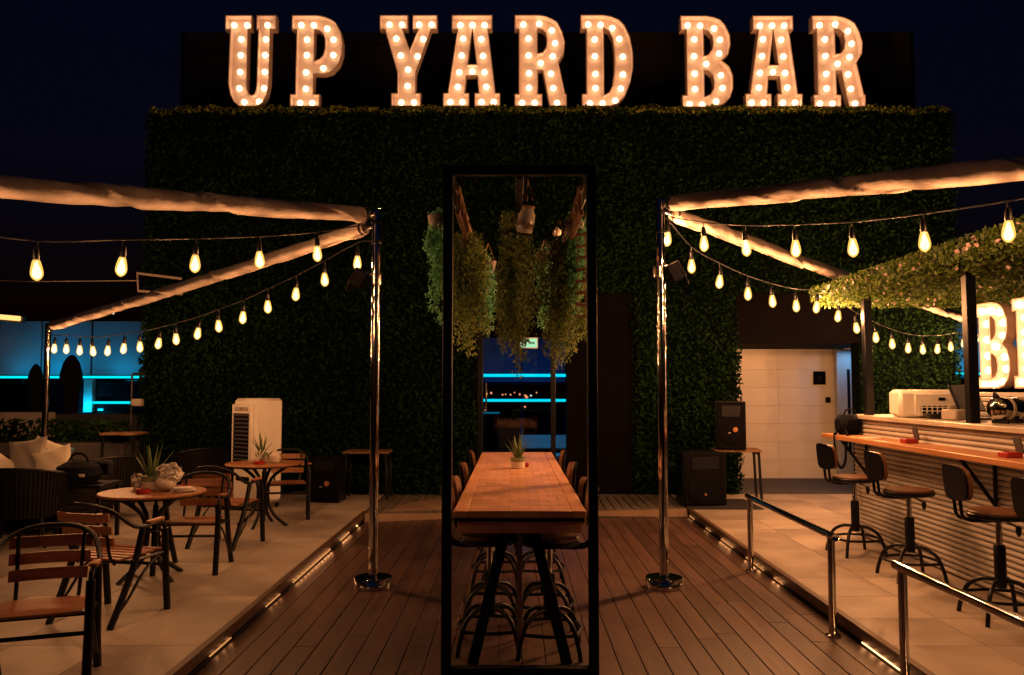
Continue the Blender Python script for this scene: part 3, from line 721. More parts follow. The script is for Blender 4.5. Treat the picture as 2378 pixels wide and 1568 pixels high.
def roll(a, b, r0, r1, label, seed):
    a, b = Vector(a), Vector(b); n, seg = 280, 44
    d = (b - a); L = d.length; d.normalize()
    s = d.cross(Vector((0, 0, 1))).normalized(); u = s.cross(d)
    t = thing('rolled_canopy', label, 'canopy', a)
    rng = random.Random(seed); ph = [rng.uniform(0, 6.28) for _ in range(6)]
    vs = []; fs = []
    for i in range(n):
        q = i / (n - 1); x = q * L; r = r0 + (r1 - r0) * q
        end = min(1.0, .82 + min(q, 1 - q) * 14)
        sag = -.02 * math.sin(q * math.pi)
        for k in range(seg):
            an = 2 * math.pi * k / seg
            h1 = math.sin(an + x * 3.1 + ph[0]); h2 = math.sin(2 * an - x * 5.3 + ph[1] + math.sin(x * 1.7 + ph[2]))
            sw_ = (an / 6.2832 + x * 1.05 + .10 * math.sin(x * 3.3 + ph[5]) + .05 * math.sin(x * 8.1)) % 1.0
            fold = max(0, math.sin(an * 1 + x * 4.6 + ph[3] + .8 * math.sin(x * 2.1))) ** 6
            w = 1 + .05 * h1 + .035 * h2 + .05 * fold + .24 * sw_ - .11 + .05 * math.sin(sw_ * 19 + x * 1.3) * (1 - sw_) + .012 * math.sin(x * 23 + an * 3 + ph[4])
            rr = r * w * end
            vs.append(d * x + s * (rr * math.cos(an)) + u * (rr * math.sin(an) + sag))
        if i:
            for k in range(seg):
                k2 = (k + 1) % seg; fs.append(((i - 1) * seg + k, (i - 1) * seg + k2, i * seg + k2, i * seg + k))
    fs.append(tuple(reversed(range(seg)))); fs.append(tuple((n - 1) * seg + k for k in range(seg)))
    mb = MB(); mb.add(vs, fs); mb.build('rolled_fabric', M['fabric'], t, ang=1.2)
    MB().tube([-d * .12, d * .06], .028, 14).build('end_bracket', M['steel'], t)
    MB().tube([d * (L - .06), d * (L + .08)], .028, 14).build('end_bracket', M['steel'], t)
    for q in (.004, .996): MB().tube([d * (L * q - .012), d * (L * q + .012)], r0 * 1.02 if q < .5 else r1 * 1.02, 24).build('end_cap', M['black'], t)
    return t
a = at(850, 499, 7.22); c = at(-260, 402, 4.45)
c = a + (c - a) * 1.7
roll(a, c, .066, .078, 'cream rolled canopy running from the chair side pole towards the viewer', 3)
a = at(848, 530, 7.42); roll(a, FLP + Vector((.1, -.1, .02)), .062, .062, 'cream rolled canopy running back to the far lounge pole', 5)
a = at(1556, 473, 7.22); c = at(2560, 362, 4.45)
c = a + (c - a) * 1.7
roll(a, c, .066, .078, 'cream rolled canopy running from the handrail side pole towards the viewer', 8)
a = at(1562, 497, 7.42); roll(a, FRP + Vector((-.1, -.1, 0)), .064, .06, 'cream rolled canopy running back over the bar canopy', 11)

# floodlights clamped on the poles
def flood(px, py, Y, side, label):
    p = at(px, py, Y)
    t = thing('floodlight', label, 'floodlight', p)
    Mx = Matrix.Rotation(R(side * 28), 3, 'Y')
    MB().box((side * -.11, 0, 0), (.13, .12, .17), Mx, ch=.012).build('housing', M['blackmatt'], t)
    MB().box((side * -.175, -.0, -.035), (.015, .13, .18), Mx, ch=.006).build('visor', M['blackmatt'], t)
    MB().bar((side * -.05, 0, .05), (side * .02, 0, .03), .05, .03, ch=.006).build('bracket', M['steel'], t)
    MB().lathe([(.047, -.05), (.05, -.03), (.05, .03), (.047, .05)], 20, c=(side * .045, 0, .0)).build('clamp', M['steel'], t)
flood(862, 648, 7.3, 1, 'black floodlight clamped to the chair side pole')
flood(1540, 632, 7.3, -1, 'black floodlight clamped to the handrail side pole')
# bracket over the far edge of the leaf wall
p = at(318, 655, 11.9)
br = thing('cable_bracket', 'thin square steel bracket beside the leaf wall end', 'bracket', p)
MB().tube([(.40, .6, .13), (.0, 0, .13), (.02, 0, -.13), (.42, .6, -.11)], .02, 8).build('frame', M['pale'], br)
MB().tube([(-3.2, -.1, .04), (-1.5, -.05, .0), (0, 0, .02)], .006, 6).build('cable', M['pale'], br)

# ------------------------------------------------------------------ festoon strings
GLASS = MB().lathe([(.019, .066), (.025, .052), (.033, .02), (.038, -.012), (.036, -.034), (.025, -.053), (.010, -.064), (0.001, -.067)], 16).mesh('glass_bulb', M['string_bulb'])
FILAMENT = MB().lathe([(.006, .055), (.014, .03), (.023, 0), (.028, -.025), (.018, -.046), (0.001, -.055)], 12).mesh('filament', M['filament'])
SOCKET = MB().lathe([(.008, .15), (.015, .142), (.02, .12), (.022, .075), (.017, .062)], 12).mesh('socket', M['black'])
def festoon(name, label, pxs, a, b, ends, group, drop=.185, watts=W_STRING, more=None):
    """pxs: bulb centres; the string hangs in the upright plane through a and b"""
    t = thing(name, label, 'string lights', (0, 0, 0), group=group)
    pts = [atp(px, py, a, b) for px, py in pxs]
    if more:
        i, n = more; d = (pts[i] - pts[i + (1 if i == 0 else -1)]); d.z = 0.0
        new = [pts[i] + d * k for k in range(1, n + 1)]
        pts = (list(reversed(new)) + pts) if i == 0 else (pts + new)
        ends = (new[-1] + Vector((d.x * .6, d.y * .6, .25)), ends[1]) if i == 0 else (ends[0], new[-1] + Vector((d.x * .6, d.y * .6, .25)))
    for p in pts:
        s = link('socket', SOCKET, t, p)
        s.rotation_euler = (random.uniform(-.11, .11), random.uniform(-.11, .11), random.uniform(0, 6))
        gl = link('glass_bulb', GLASS, s); link('filament', FILAMENT, s)
        lamp('POINT', 'bulb_light', p + Vector((0, 0, -.01)), watts, WARM, t, radius=.022)
    w = [p + Vector((0, 0, drop)) for p in pts]
    w = [Vector(ends[0])] + w + [Vector(ends[1])]
    MB().tube(smooth_path(w, 5), .006, 6).build('cable', M['black'], t)
    d = MB()
    for p in pts: d.tube([p + Vector((0, 0, .145)), p + Vector((0, 0, drop))], .004, 6)
    d.build('drop_cords', M['black'], t)
    return t
pl = Vector((PL[0], PL[1], 0)); prr = Vector((PR[0], PR[1], 0))
L1 = [(85, 628), (282, 620), (453, 613), (603, 604), (737, 590), (830, 611)]
c1 = at(-260, 402, 4.45)
festoon('festoon_string', 'festoon bulb string along the near canopy beside the bistro chairs', L1[:5], PL, (c1.x, c1.y), (None, at(858, 520, 7.25)), 'festoon strings', more=(0, 3))
L2 = [(830, 611), (754, 650), (687, 684), (622, 713), (564, 738), (508, 758), (459, 775), (409, 788), (368, 798), (325, 806), (287, 810), (250, 815), (216, 816), (185, 814), (154, 811), (126, 810)]
festoon('festoon_string', 'festoon bulb string dipping from the chair side pole to the lounge', L2, PL, (FLP.x, FLP.y), (at(864, 560, 7.32), FLP + Vector((.06, 0, -.10))), 'festoon strings')
R1 = [(1635, 567), (1733, 577), (1848, 578), (1981, 576), (2147, 562), (2342, 538)]
c1 = at(2560, 362, 4.45)
festoon('festoon_string', 'festoon bulb string along the near canopy beside the bar', R1, PR, (c1.x, c1.y), (at(1560, 505, 7.25), None), 'festoon strings', watts=W_STRING * 1.9, more=(-1, 2))
R2 = [(1550, 556), (1606, 619), (1671, 655), (1737, 683), (1794, 700), (1849, 711), (1896, 714), (1946, 735), (1989, 762), (2034, 784), (2072, 799), (2109, 809), (2143, 812), (2177, 811), (2208, 806), (2238, 798), (2268, 785)]
festoon('festoon_string', 'festoon bulb string dipping from the handrail side pole behind the bar', R2, PR, (FRP.x, FRP.y), (at(1540, 520, 7.32), FRP + Vector((.12, 0, -.05))), 'festoon strings', watts=W_STRING * 4.6)

# ------------------------------------------------------------------ communal table with its tall frame
FX0, FX1, FY0, FY1 = -0.409, 0.485, 5.06, 10.1
FT = at(1206, 386, FY0).z
fxc = (FX0 + FX1) / 2
fr_ = thing('table_frame', 'tall black steel frame standing round the long table', 'frame', (fxc, FY0, 0))
fw = (FX1 - FX0) / 2; q = .060; FL = FY1 - FY0
for yy in (0, FL):
    for s in (-1, 1): MB().box((s * fw, yy, FT / 2), (q, q, FT), ch=.004).build('post', M['black'], fr_)
    MB().box((0, yy, FT - q / 2), (2 * fw - q, q - .004, q), ch=.004).build('crossbar', M['black'], fr_)
    MB().box((0, yy, .033), (2 * fw - q, q - .004, .066), ch=.004).build('sill', M['black'], fr_)
for s in (-1, 1):
    MB().box((s * fw, FL / 2, FT - q / 2 + .001), (q - .006, FL - q, q), ch=.004).build('side_beam', M['black'], fr_)
MB().box((0, FL / 2, FT - .05), (.05, FL - q, .04), ch=.004).build('centre_beam', M['black'], fr_)

TY0, TY1, TZ = 5.13, 9.75, 0.985
TX0, TX1 = -0.374, 0.450
tcx = (TX0 + TX1) / 2; tw2 = (TX1 - TX0) / 2
tb = thing('communal_table', 'long high communal table of warm wooden blocks with black steel legs', 'table', (tcx, TY0, 0))
TL = TY1 - TY0
bd_ = .085
for s in (-1, 1): MB().box((s * (tw2 - bd_ / 2), TL / 2, TZ - .0215), (bd_ - .002, TL, .043), ch=.003).build('border_board', M['woody'], tb)
for yy in (bd_ / 2, TL - bd_ / 2): MB().box((0, yy, TZ - .0215), (2 * tw2 - 2 * bd_ - .004, bd_ - .004, .043), ch=.003).build('end_board', M['wood'], tb)
rows = 31; rl_ = (TL - 2 * bd_) / rows; iw = 2 * tw2 - 2 * bd_ - .002; nb = 5
bms = [MB().box((0, 0, 0), (iw / nb * k - .0025, rl_ - .0025, .040), ch=.0018).mesh('block', M['wood']) for k in (1, .5)]
for j in range(rows):
    x = -iw / 2; off = j % 2
    cells = [1] * nb if not off else [.5] + [1] * (nb - 1) + [.5]
    for k in cells:
        w = iw / nb * k
        link('block', bms[0 if k == 1 else 1], tb, (x + w / 2, bd_ + rl_ * (j + .5), TZ - .0215 + random.uniform(-.0008, .0008))); x += w
MB().box((0, TL / 2, TZ - .055), (2 * tw2 - .02, TL - .02, .022)).build('underboard', M['blackmatt'], tb, smooth=False)
for yy in (.035, TL - .035): MB().box((0, yy, TZ - .098), (2 * tw2 - .05, .03, .085), ch=.003).build('apron', M['wood'], tb)
for s in (-1, 1): MB().box((s * (tw2 - .04), TL / 2, TZ - .098), (.03, TL - .11, .085), ch=.003).build('side_apron', M['woody'], tb)
for yy in (.18, TL * .5, TL - .18):
    for s in (-1, 1): MB().bar((s * .09, yy, TZ - .14), (s * .30, yy, 0.0), .07, .05, ch=.004, up=(0, 1, 0)).build('leg', M['black'], tb)
    MB().box((0, yy, TZ - .12), (.5, .08, .035), ch=.004).build('leg_plate', M['black'], tb)
MB().box((0, TL / 2, TZ - .16), (.05, TL - .5, .05), ch=.004).build('spine', M['black'], tb)
MB().box((0, .25, .42), (.035, .02, .80), ch=.003).build('centre_strut', M['steel'], tb)

# ------------------------------------------------------------------ stools
def make_stool():
    t = thing('bar_stool', 'x', 'bar stool')
    MB().lathe([(.19, .705), (.205, .712), (.208, .735), (.2, .742)], 32).build('seat_rim', M['black'], t)
    MB().lathe([(.198, .742), (.198, .752), (.19, .760), (0.001, .764)], 32).build('seat', M['stoolwood'], t)
    MB().tube([(0, 0, .50), (0, 0, .71)], .022, 16).build('piston', M['chrome'], t)
    MB().lathe([(.036, .22), (.04, .24), (.04, .50), (.036, .515), (.026, .52)], 20).build('sleeve', M['black'], t)
    MB().box((0, .05, .698), (.12, .2, .016), ch=.004).build('mount_plate', M['black'], t)
    lv = MB().tube([(.02, .03, .69), (.14, .06, .66)], .007, 8).build('lever', M['black'], t)
    MB().lathe([(.008, 0), (.017, .02), (.02, .05), (.012, .07)], 10, c=(.14, .06, .60)).build('lever_grip', M['black'], lv)
    for k in range(4):
        a = R(45 + 90 * k); c, s = math.cos(a), math.sin(a)
        MB().tube(smooth_path([(c * .02, s * .02, .27), (c * .12, s * .12, .265), (c * .215, s * .215, .205), (c * .265, s * .265, .09), (c * .285, s * .285, 0)], 5), .0155, 10).build('leg', M['black'], t)
    MB().tube([(.175 * math.sqrt(2) * math.cos(R(45 + 22.5 * k)) * (1 if k % 4 == 0 else .86), .175 * math.sqrt(2) * math.sin(R(45 + 22.5 * k)) * (1 if k % 4 == 0 else .86), .155) for k in range(16)], .012, 8, closed=True).build('foot_ring', M['black'], t)
    for s in (-1, 1):
        MB().tube(smooth_path([(s * .045, -.02, .692), (s * .045, -.20, .692), (s * .045, -.265, .72), (s * .045, -.28, .80), (s * .045, -.30, 1.0)], 5), .0125, 10).build('back_support', M['black'], t)
    for nm, off, thk, mm, sc_ in (('back_shell', -.318, .014, 'black', 1.0), ('back_pad', -.286, .03, 'stoolwood', .97)):
        mb = MB(); n = 36; vs = []
        for sy in (-.5, .5):
            for k in range(n):
                a = 2 * math.pi * k / n; ca, sa = math.cos(a), math.sin(a)
                x = .165 * sc_ * math.copysign(abs(ca) ** .55, ca); z = .125 * sc_ * math.copysign(abs(sa) ** .55, sa)
                vs.append((x, off + sy * thk + .9 * x * x - .1 * z, .955 + z))
        fs = [tuple(range(n)), tuple(reversed(range(n, 2 * n)))] + [(k, k + n, (k + 1) % n + n, (k + 1) % n) for k in range(n)]
        mb.add(vs, fs); mb.build(nm, M[mm], t)
    return t
stool = make_stool()
gs = 'bar stools along the bar shelf'
for x, y, a, lb in ((3.36, 8.15, -84, 'bar stool under the dark bag strap, far end of the bar shelf'), (3.40, 7.12, -90, 'bar stool standing between the bag end stool and the middle of the bar shelf'),
                    (3.44, 5.88, -93, 'bar stool before the second red box on the bar shelf'), (3.42, 5.02, -90, 'bar stool at the frame edge, nearest the bar bracket')):
    place(stool, (x, y, PZ), R(a), lb, gs)
g2 = 'bar stools tucked under the communal table'
for side, ys in ((-1, (5.62, 6.25, 7.40, 8.80)), (1, (5.55, 6.22, 7.42, 8.85))):
    wh = 'bistro chair' if side < 0 else 'handrail'
    for y, nth in zip(ys, ('right behind the front frame post', 'second behind the front frame post', 'between the aloe pot and the front stools', 'last before the glazed entrance')):
        place(stool, (tcx + side * .20, y, 0), R(-90 if side < 0 else 90) + random.uniform(-.12, .12), 'tucked in stool on the %s side, %s' % (wh, nth), g2)

# ------------------------------------------------------------------ hanging plants in the frame
def plant(name, label, top, foliage, n, width, length, m, size=.032, pot=None, rope=True, strands=14, hang=2.2, yw=None):
    t = thing(name, label, 'hanging plant', top, group='plants hanging in the table frame')
    if rope:
        for k in range(3):
            a = 2.1 * k
            MB().tube([(0, 0, 0), (.07 * math.cos(a), .07 * math.sin(a), -foliage)], .004, 6).build('rope', M['rope'], t)
    if pot:
        MB().lathe([(.045, -foliage - .10), (.07, -foliage - .03), (.078, -foliage + .01), (.07, -foliage + .01), (.06, -foliage - .01), (.0, -foliage - .01)], 18).build('pot', M[pot], t)
    Ps = []
    for k in range(strands):
        ax, ay = RNG.normal(0, .42, 2); ax = max(-1, min(1, ax)); ay = max(-1, min(1, ay))
        ln = length * RNG.uniform(.45, 1.0) * (1 - .25 * abs(ax)); m_ = int(n / strands)
        u = RNG.random(m_) ** .8
        x = ax * width / 2 * (.55 + .45 * np.minimum(1, u * 2.2)) + RNG.normal(0, .022, m_) + .03 * np.sin(u * 7 + k)
        y = ay * (yw or width) / 2 * (.55 + .45 * np.minimum(1, u * 2.2)) + RNG.normal(0, .022, m_) + .03 * np.cos(u * 6 + k * 2)
        z = -foliage + .05 - u * ln + RNG.normal(0, .012, m_)
        Ps.append(np.column_stack([x, y, z]))
    Pn = np.concatenate(Ps); Nn = np.column_stack([Pn[:, 0] * 8, Pn[:, 1] * 8 - .3, np.full(len(Pn), .3)])
    f = leaves('foliage', M[m], Pn, Nn, size, t, hang=hang)
    return t
ht = FT - .07
def hang(px, py0, py1, Y, w, **k):
    p = at(px, py0, Y); q_ = at(px, py1, Y)
    return dict(top=(p.x, Y, ht), foliage=ht - p.z, length=(p.z - q_.z) * 1.1, width=w, **k)
plant('hanging_plant', 'green and yellow trailing plant hanging outside the frame post', **hang(1016, 505, 765, 6.4, .13), n=1500, m='ivy', strands=9, pot='terracotta', size=.036)
plant('hanging_fern', 'wide olive fern hanging inside the bistro chair side of the frame', **hang(1086, 562, 825, 6.3, .34), n=10500, m='fern', strands=44, pot='terracotta', size=.026)
plant('hanging_plant', 'blue green ivy trailing beside the wide olive fern', **hang(1133, 610, 800, 7.4, .16), n=1500, m='ivy', strands=8, pot='terracotta', size=.036)
plant('hanging_fern', 'longest olive fern hanging below the glass jar', **hang(1197, 512, 862, 6.2, .30), n=12500, m='fern', strands=46, pot='terracotta', size=.027)
plant('hanging_plant', 'small mauve pot with ivy trailing between the two ferns', **hang(1264, 588, 770, 7.2, .15), n=1500, m='ivy', strands=8, pot='terracotta', size=.034)
plant('hanging_fern', 'olive fern hanging inside the handrail side of the frame', **hang(1298, 575, 866, 6.3, .30), n=10000, m='fern', strands=42, pot='terracotta', size=.026)
plant('hanging_plant', 'bright green ivy trailing along the handrail side post', **hang(1334, 520, 740, 6.2, .12), n=1500, m='ivy', strands=8, pot='terracotta', size=.036)
plant('hanging_fern', 'thin fern hanging below the wood slice garland', **hang(1352, 720, 815, 6.4, .12), n=900, m='fern', strands=9, size=.026)
# wooden ladders lying along the side beams
for s, lb in ((-1, 'rustic wooden ladder under the frame top on the chair side'), (1, 'rustic wooden ladder under the frame top on the handrail side')):
    t = thing('hanging_ladder', lb, 'ladder', (fxc + s * (fw - .045), 5.25, ht - .02))
    for zz in (0, -.16): MB().bar((0, 0, zz), (0, 2.6, zz), .028, .035, ch=.004).build('rail', M['rustic'], t)
    for k in range(9): MB().bar((0, .12 + k * .3, 0), (0, .12 + k * .3 + .02, -.16), .022, .022, ch=.003, up=(0, 1, 0)).build('rung', M['rustic'], t)
    for k in (.3, 1.3, 2.3): MB().tube([(0, k, .08), (0, k, -.19)], .006, 6).build('rope', M['rope'], t)
t = thing('wood_slice_garland', 'garland of small wood slices hanging at the handrail side post', 'garland', (at(1350, 560, 6.15).x, 6.15, ht))
zA, zB = at(1350, 545, 6.15).z - ht, at(1350, 735, 6.15).z - ht
for s in (-.028, .028): MB().tube([(s, 0, 0), (s, 0, zB)], .004, 6).build('rope', M['rope'], t)
for k in range(8): MB().box((0, 0, zA + (zB - zA) * k / 7), (.10, .022, .022), Matrix.Rotation(R(random.uniform(-14, 14)), 3, 'Y'), ch=.004).build('wood_slice', M['rustic'], t)
# jar terrarium
p = at(1222, 511, 5.9)
t = thing('hanging_jar', 'glass jar terrarium hanging tilted above the long fern', 'jar', p)
Mj = Matrix.Rotation(R(9), 3, 'Y') @ Matrix.Rotation(R(8), 3, 'X')
MB().lathe([(0.001, -.095), (.05, -.094), (.06, -.08), (.063, -.02), (.06, .04), (.045, .07), (.04, .085), (.043, .098), (.039, .098), (.036, .085), (.041, .068), (.056, .038), (.059, -.02), (.056, -.078), (.047, -.09), (0.001, -.091)], 28, M=Mj).build('glass_body', M['jar'], t)
MB().lathe([(0.001, -.09), (.05, -.089), (.056, -.075), (.057, -.045), (.05, -.03), (0.001, -.025)], 20, M=Mj).build('soil', M['soil'], t)
MB().lathe([(.044, .085), (.048, .09), (.048, .1), (.044, .105)], 24, M=Mj).build('neck_ring', M['rope'], t)
for s in (-1, 1): MB().tube([Mj @ Vector((s * .046, 0, .095)), (s * .012, 0, .3), (s * .006, 0, ht - p.z)], .006, 6).build('rope', M['rope'], t)
P_ = RNG.normal(0, .02, (60, 3)); P_[:, 2] += -.01; leaves('small_plant', M['ivy'], P_, P_ * 8, .02, t)
p = at(1293, 540, 8.0)
t = thing('hanging_lantern', 'small white lantern hanging behind the ferns', 'lantern', p)
MB().box((0, 0, 0), (.085, .08, .06), ch=.015).build('shade', M['ceramic'], t); MB().lathe([(.022, .03), (.015, .045), (.006, .055)], 12).build('cap', M['ceramic'], t)
MB().tube([(0, 0, .055), (0, 0, ht - p.z)], .004, 6).build('cord', M['black'], t)

# ------------------------------------------------------------------ pots with aloe
def aloe_pot(loc, label, s=1.0, glaze='greenglaze', seed=1, tall=1.0):
    rg = random.Random(seed)
    t = thing('aloe_pot', label, 'potted plant', loc)
    MB().lathe([(.045 * s, 0), (.055 * s, .004), (.06 * s, .05 * s), (.06 * s, .055 * s)], 24).build('pot', M['ceramic'], t)
    MB().lathe([(.0602 * s, .055 * s), (.062 * s, .09 * s), (.056 * s, .09 * s), (.052 * s, .075 * s), (0.001, .075 * s)], 24).build('rim_band', M[glaze], t)
    for k in range(10):
        a = 2.4 * k + rg.uniform(-.2, .2); tilt = .12 + .05 * k; L = (.24 - .008 * k) * s * tall * rg.uniform(.85, 1.1); w = .017 * s
        mb = MB(); vs = []; n = 6
        for i in range(n + 1):
            u = i / n; r_ = .008 * s + math.sin(tilt) * L * u + .05 * s * u * u * tilt; z = .07 * s + math.cos(tilt) * L * u
            ww = w * (1 - u) ** .7 + .0006; ca, sa = math.cos(a), math.sin(a)
            c0 = Vector((ca * r_, sa * r_, z)); sd = Vector((-sa, ca, 0)); ou = Vector((ca, sa, 0))
            vs += [c0 - sd * ww, c0 + ou * ww * .6, c0 + sd * ww, c0 - ou * ww * .25]
        fs = []
        for i in range(n):
            for j in range(4): fs.append((i * 4 + j, i * 4 + (j + 1) % 4, i * 4 + 4 + (j + 1) % 4, i * 4 + 4 + j))
        mb.add(vs, fs); mb.build('aloe_leaf', M['aloe'], t)
    return t
pp = atz(1203, 1088, TZ)
aloe_pot((pp.x, pp.y, TZ + .001), 'aloe in a pale pot with green rim on the communal table', 1.15, seed=2)
rbx = MB().box((0, 0, .02), (.05, .07, .04), ch=.006).build('red_box', M['red'], None, (atz(1222, 1084, TZ).x, atz(1222, 1084, TZ).y, TZ + .001))
tag(rbx, 'small red box beside the aloe on the communal table', 'box')

# ------------------------------------------------------------------ bistro tables and chairs
TT = PZ + .735
def make_table():
    t = thing('bistro_table', 'x', 'table')
    MB().lathe([(0.001, .712), (.42, .712), (.435, .716), (.438, .728), (.432, .735), (0.001, .735)], 56).build('table_top', M['slat'], t)
    MB().lathe([(.425, .70), (.425, .712), (.39, .712), (.39, .70), (.425, .70)], 48).build('under_ring', M['black'], t)
    for k in range(4):
        a = R(45 + 90 * k); c, s = math.cos(a), math.sin(a)
        MB().tube(smooth_path([(c * .30, s * .30, .705), (c * .10, s * .10, .55), (c * .06, s * .06, .35), (c * .13, s * .13, .14), (c * .30, s * .30, 0.0)], 5), .019, 10).build('leg', M['black'], t)
    MB().tube([(.07 * math.cos(R(30 * k)), .07 * math.sin(R(30 * k)), .4) for k in range(12)], .012, 8, closed=True).build('leg_ring', M['black'], t)
    return t
tab = make_table()
T1 = atz(355, 1141, TT); T2 = atz(612, 1075, TT)
place(tab, (T1.x, T1.y, PZ), R(12), 'round wooden bistro table with the white flowers on it')
place(tab, (T2.x, T2.y, PZ), R(40), 'round wooden bistro table with the napkin holder on it')

def make_chair():
    t = thing('bistro_chair', 'x', 'chair')
    r = .0145
    loop = [(-.265, .245, .0), (-.268, .215, .30), (-.27, .19, .60), (-.272, .16, .645), (-.275, .10, .655), (-.275, -.05, .645), (-.268, -.15, .675), (-.225, -.255, .765), (-.13, -.315, .815), (0, -.335, .828)]
    full = loop + [(-x, y, z) for x, y, z in reversed(loop[:-1])]
    path = smooth_path(full, 5)
    k1 = next(i for i, p in enumerate(path) if p.z > .60); k2 = len(path) - 1 - k1
    MB().tube(path[:k1 + 1], .025, 12).build('front_leg', M['black'], t)
    MB().tube(path[k2:], .025, 12).build('front_leg', M['black'], t)
    MB().tube(path[k1:k2 + 1], r, 10).build('arm_loop', M['black'], t)
    for s in (-1, 1):
        MB().tube(smooth_path([(s * .272, -.035, .645), (s * .268, -.10, .42), (s * .26, -.20, .2), (s * .255, -.31, 0)], 5), .024, 12).build('rear_leg', M['black'], t)
        MB().tube(smooth_path([(s * .26, -.285, .06), (s * .262, -.16, .16), (s * .262, .0, .33), (s * .263, .16, .425)], 5), .010, 8).build('brace', M['black'], t)
        MB().tube([(s * .265, .20, .425), (s * .265, -.13, .42)], .0125, 8).build('side_rail', M['black'], t)
        MB().tube(smooth_path([(s * .155, -.17, .40), (s * .16, -.225, .47), (s * .165, -.27, .66), (s * .17, -.298, .795)], 5), .011, 8).build('back_support', M['black'], t)
        MB().box((s * .275, .085, .672), (.05, .16, .022), Matrix.Rotation(R(3), 3, 'X'), ch=.008).build('arm_pad', M['slat'], t)
    MB().tube([(-.262, .205, .33), (.262, .205, .33)], .012, 8).build('stretcher', M['black'], t)
    MB().tube([(-.262, .17, .425), (.262, .17, .425)], .012, 8).build('seat_bar', M['black'], t)
    MB().tube([(-.262, -.14, .41), (.262, -.14, .41)], .012, 8).build('seat_bar', M['black'], t)
    for k in range(6):
        y = .19 - k * .07
        MB().box((0, y, .444 - .006 * k * .4), (.46 - .008 * k, .062, .016), Matrix.Rotation(R(-2), 3, 'X'), ch=.004).build('seat_slat', M['slat'], t)
    for k in range(3):
        z = .565 + k * .086; mb = MB(); n = 8; vs = []
        w = .20 + .008 * k; yb = -.222 - .036 * k
        for i in range(n + 1):
            x = -w + 2 * w * i / n; y = yb - .03 * (1 - (x / w) ** 2)
            for dy, dz in ((.008, -.031), (.008, .031), (-.008, .031), (-.008, -.031)): vs.append((x, y + dy + (-.012 if dz > 0 else .0), z + dz))
        fs = [(0, 1, 2, 3), tuple(n * 4 + j for j in (3, 2, 1, 0))]
        for i in range(n):
            for j in range(4): fs.append((i * 4 + j, i * 4 + 4 + j, i * 4 + 4 + (j + 1) % 4, i * 4 + (j + 1) % 4))
        mb.add(vs, fs); bs_ = mb.build('back_slat', M['slat'], t)
        for s in (-1, 1): MB().lathe([(.006, .0), (.005, .003), (.001, .004)], 8, c=(s * .165, yb + .002 - .03 * (1 - (.165 / w) ** 2) - .002, z), M=Matrix.Rotation(R(-90), 3, 'X')).build('screw', M['steel'], bs_)
    return t
chair = make_chair()
gc = 'wooden slat bistro chairs'
place(chair, (-2.58, 4.53, PZ), R(180 + 20), 'wooden slat bistro chair with no table before it, back to the other chairs', gc)
place(chair, (-2.88, 5.98, PZ), R(-16), 'wooden slat bistro chair facing the flower table, back to the lone chair', gc)
place(chair, (-2.88, 7.45, PZ), R(180 + 4), 'wooden slat bistro chair behind the flower table, back to the napkin table', gc)
place(chair, (-2.98, 8.62, PZ), R(-14), 'wooden slat bistro chair facing the napkin table, back to the flower table', gc)
place(chair, (-2.86, 10.40, PZ), R(180 + 14), 'wooden slat bistro chair behind the napkin table, back to the leaf wall', gc)

# on the flower table
def on(T, dx, dy): return (T.x + dx, T.y + dy, TT + .001)
aloe_pot(on(T1, -.06, .10), 'aloe in a pale pot beside the white flowers', 1.35, seed=4, tall=1.1)
v = thing('flower_vase', 'round cream vase full of white paper flowers on the bistro table', 'vase', on(T1, .10, .02))
MB().lathe([(.03, 0), (.05, .006), (.085, .05), (.088, .08), (.07, .115), (.05, .13), (.044, .13)], 28).build('vase', M['ceramic'], v)
P_ = RNG.normal(0, 1, (170, 3)); P_ /= np.linalg.norm(P_, axis=1, keepdims=True); Nn = P_.copy(); P_ = P_ * np.array([.10, .07, .075]) * RNG.uniform(.6, 1, (170, 1)); P_[:, 2] += .15; P_[:, 0] += .03
leaves('petals', M['paper'], P_, Nn, .085, v, aspect=.8, jitter=.3)
b_ = thing('paper_flowers', 'small bunch of pale paper flowers beside the aloe pot', 'flowers', on(T1, -.19, .12))
P_ = RNG.normal(0, 1, (70, 3)); P_ /= np.linalg.norm(P_, axis=1, keepdims=True); Nn = P_.copy(); P_ = P_ * np.array([.05, .045, .06]) * RNG.uniform(.6, 1, (70, 1)); P_[:, 2] += .075
leaves('petals', M['paper'], P_, Nn, .06, b_, aspect=.8, jitter=.3); MB().lathe([(.03, 0), (.035, .03), (.02, .05)], 12).build('stem_foot', M['ceramic'], b_)
def ashtray(loc, rz, label):
    t = thing('ashtray', label, 'ashtray', loc, rz)
    MB().lathe([(.05, 0), (.058, .004), (.06, .035), (.052, .035), (.048, .012), (0.001, .01)], 20).build('dish', M['red'], t)
ashtray(on(T1, -.02, -.14), 0, 'red dish before the aloe pot on the flower table')
ashtray(on(T1, .22, .12), 0, 'red dish behind the napkin on the flower table')
nk = MB()
for k in range(5): nk.box((.0, 0, .006 + k * .007), (.20 - k * .012, .13, .005), Matrix.Rotation(R(-4 + k), 3, 'Y') @ Matrix.Rotation(R(6 * k), 3, 'Z'), ch=.001)
nk = nk.build('folded_napkin', M['paper'], None, on(T1, .27, -.03), (0, 0, R(14))); tag(nk, 'folded white napkins lying at the flower table edge', 'napkin')
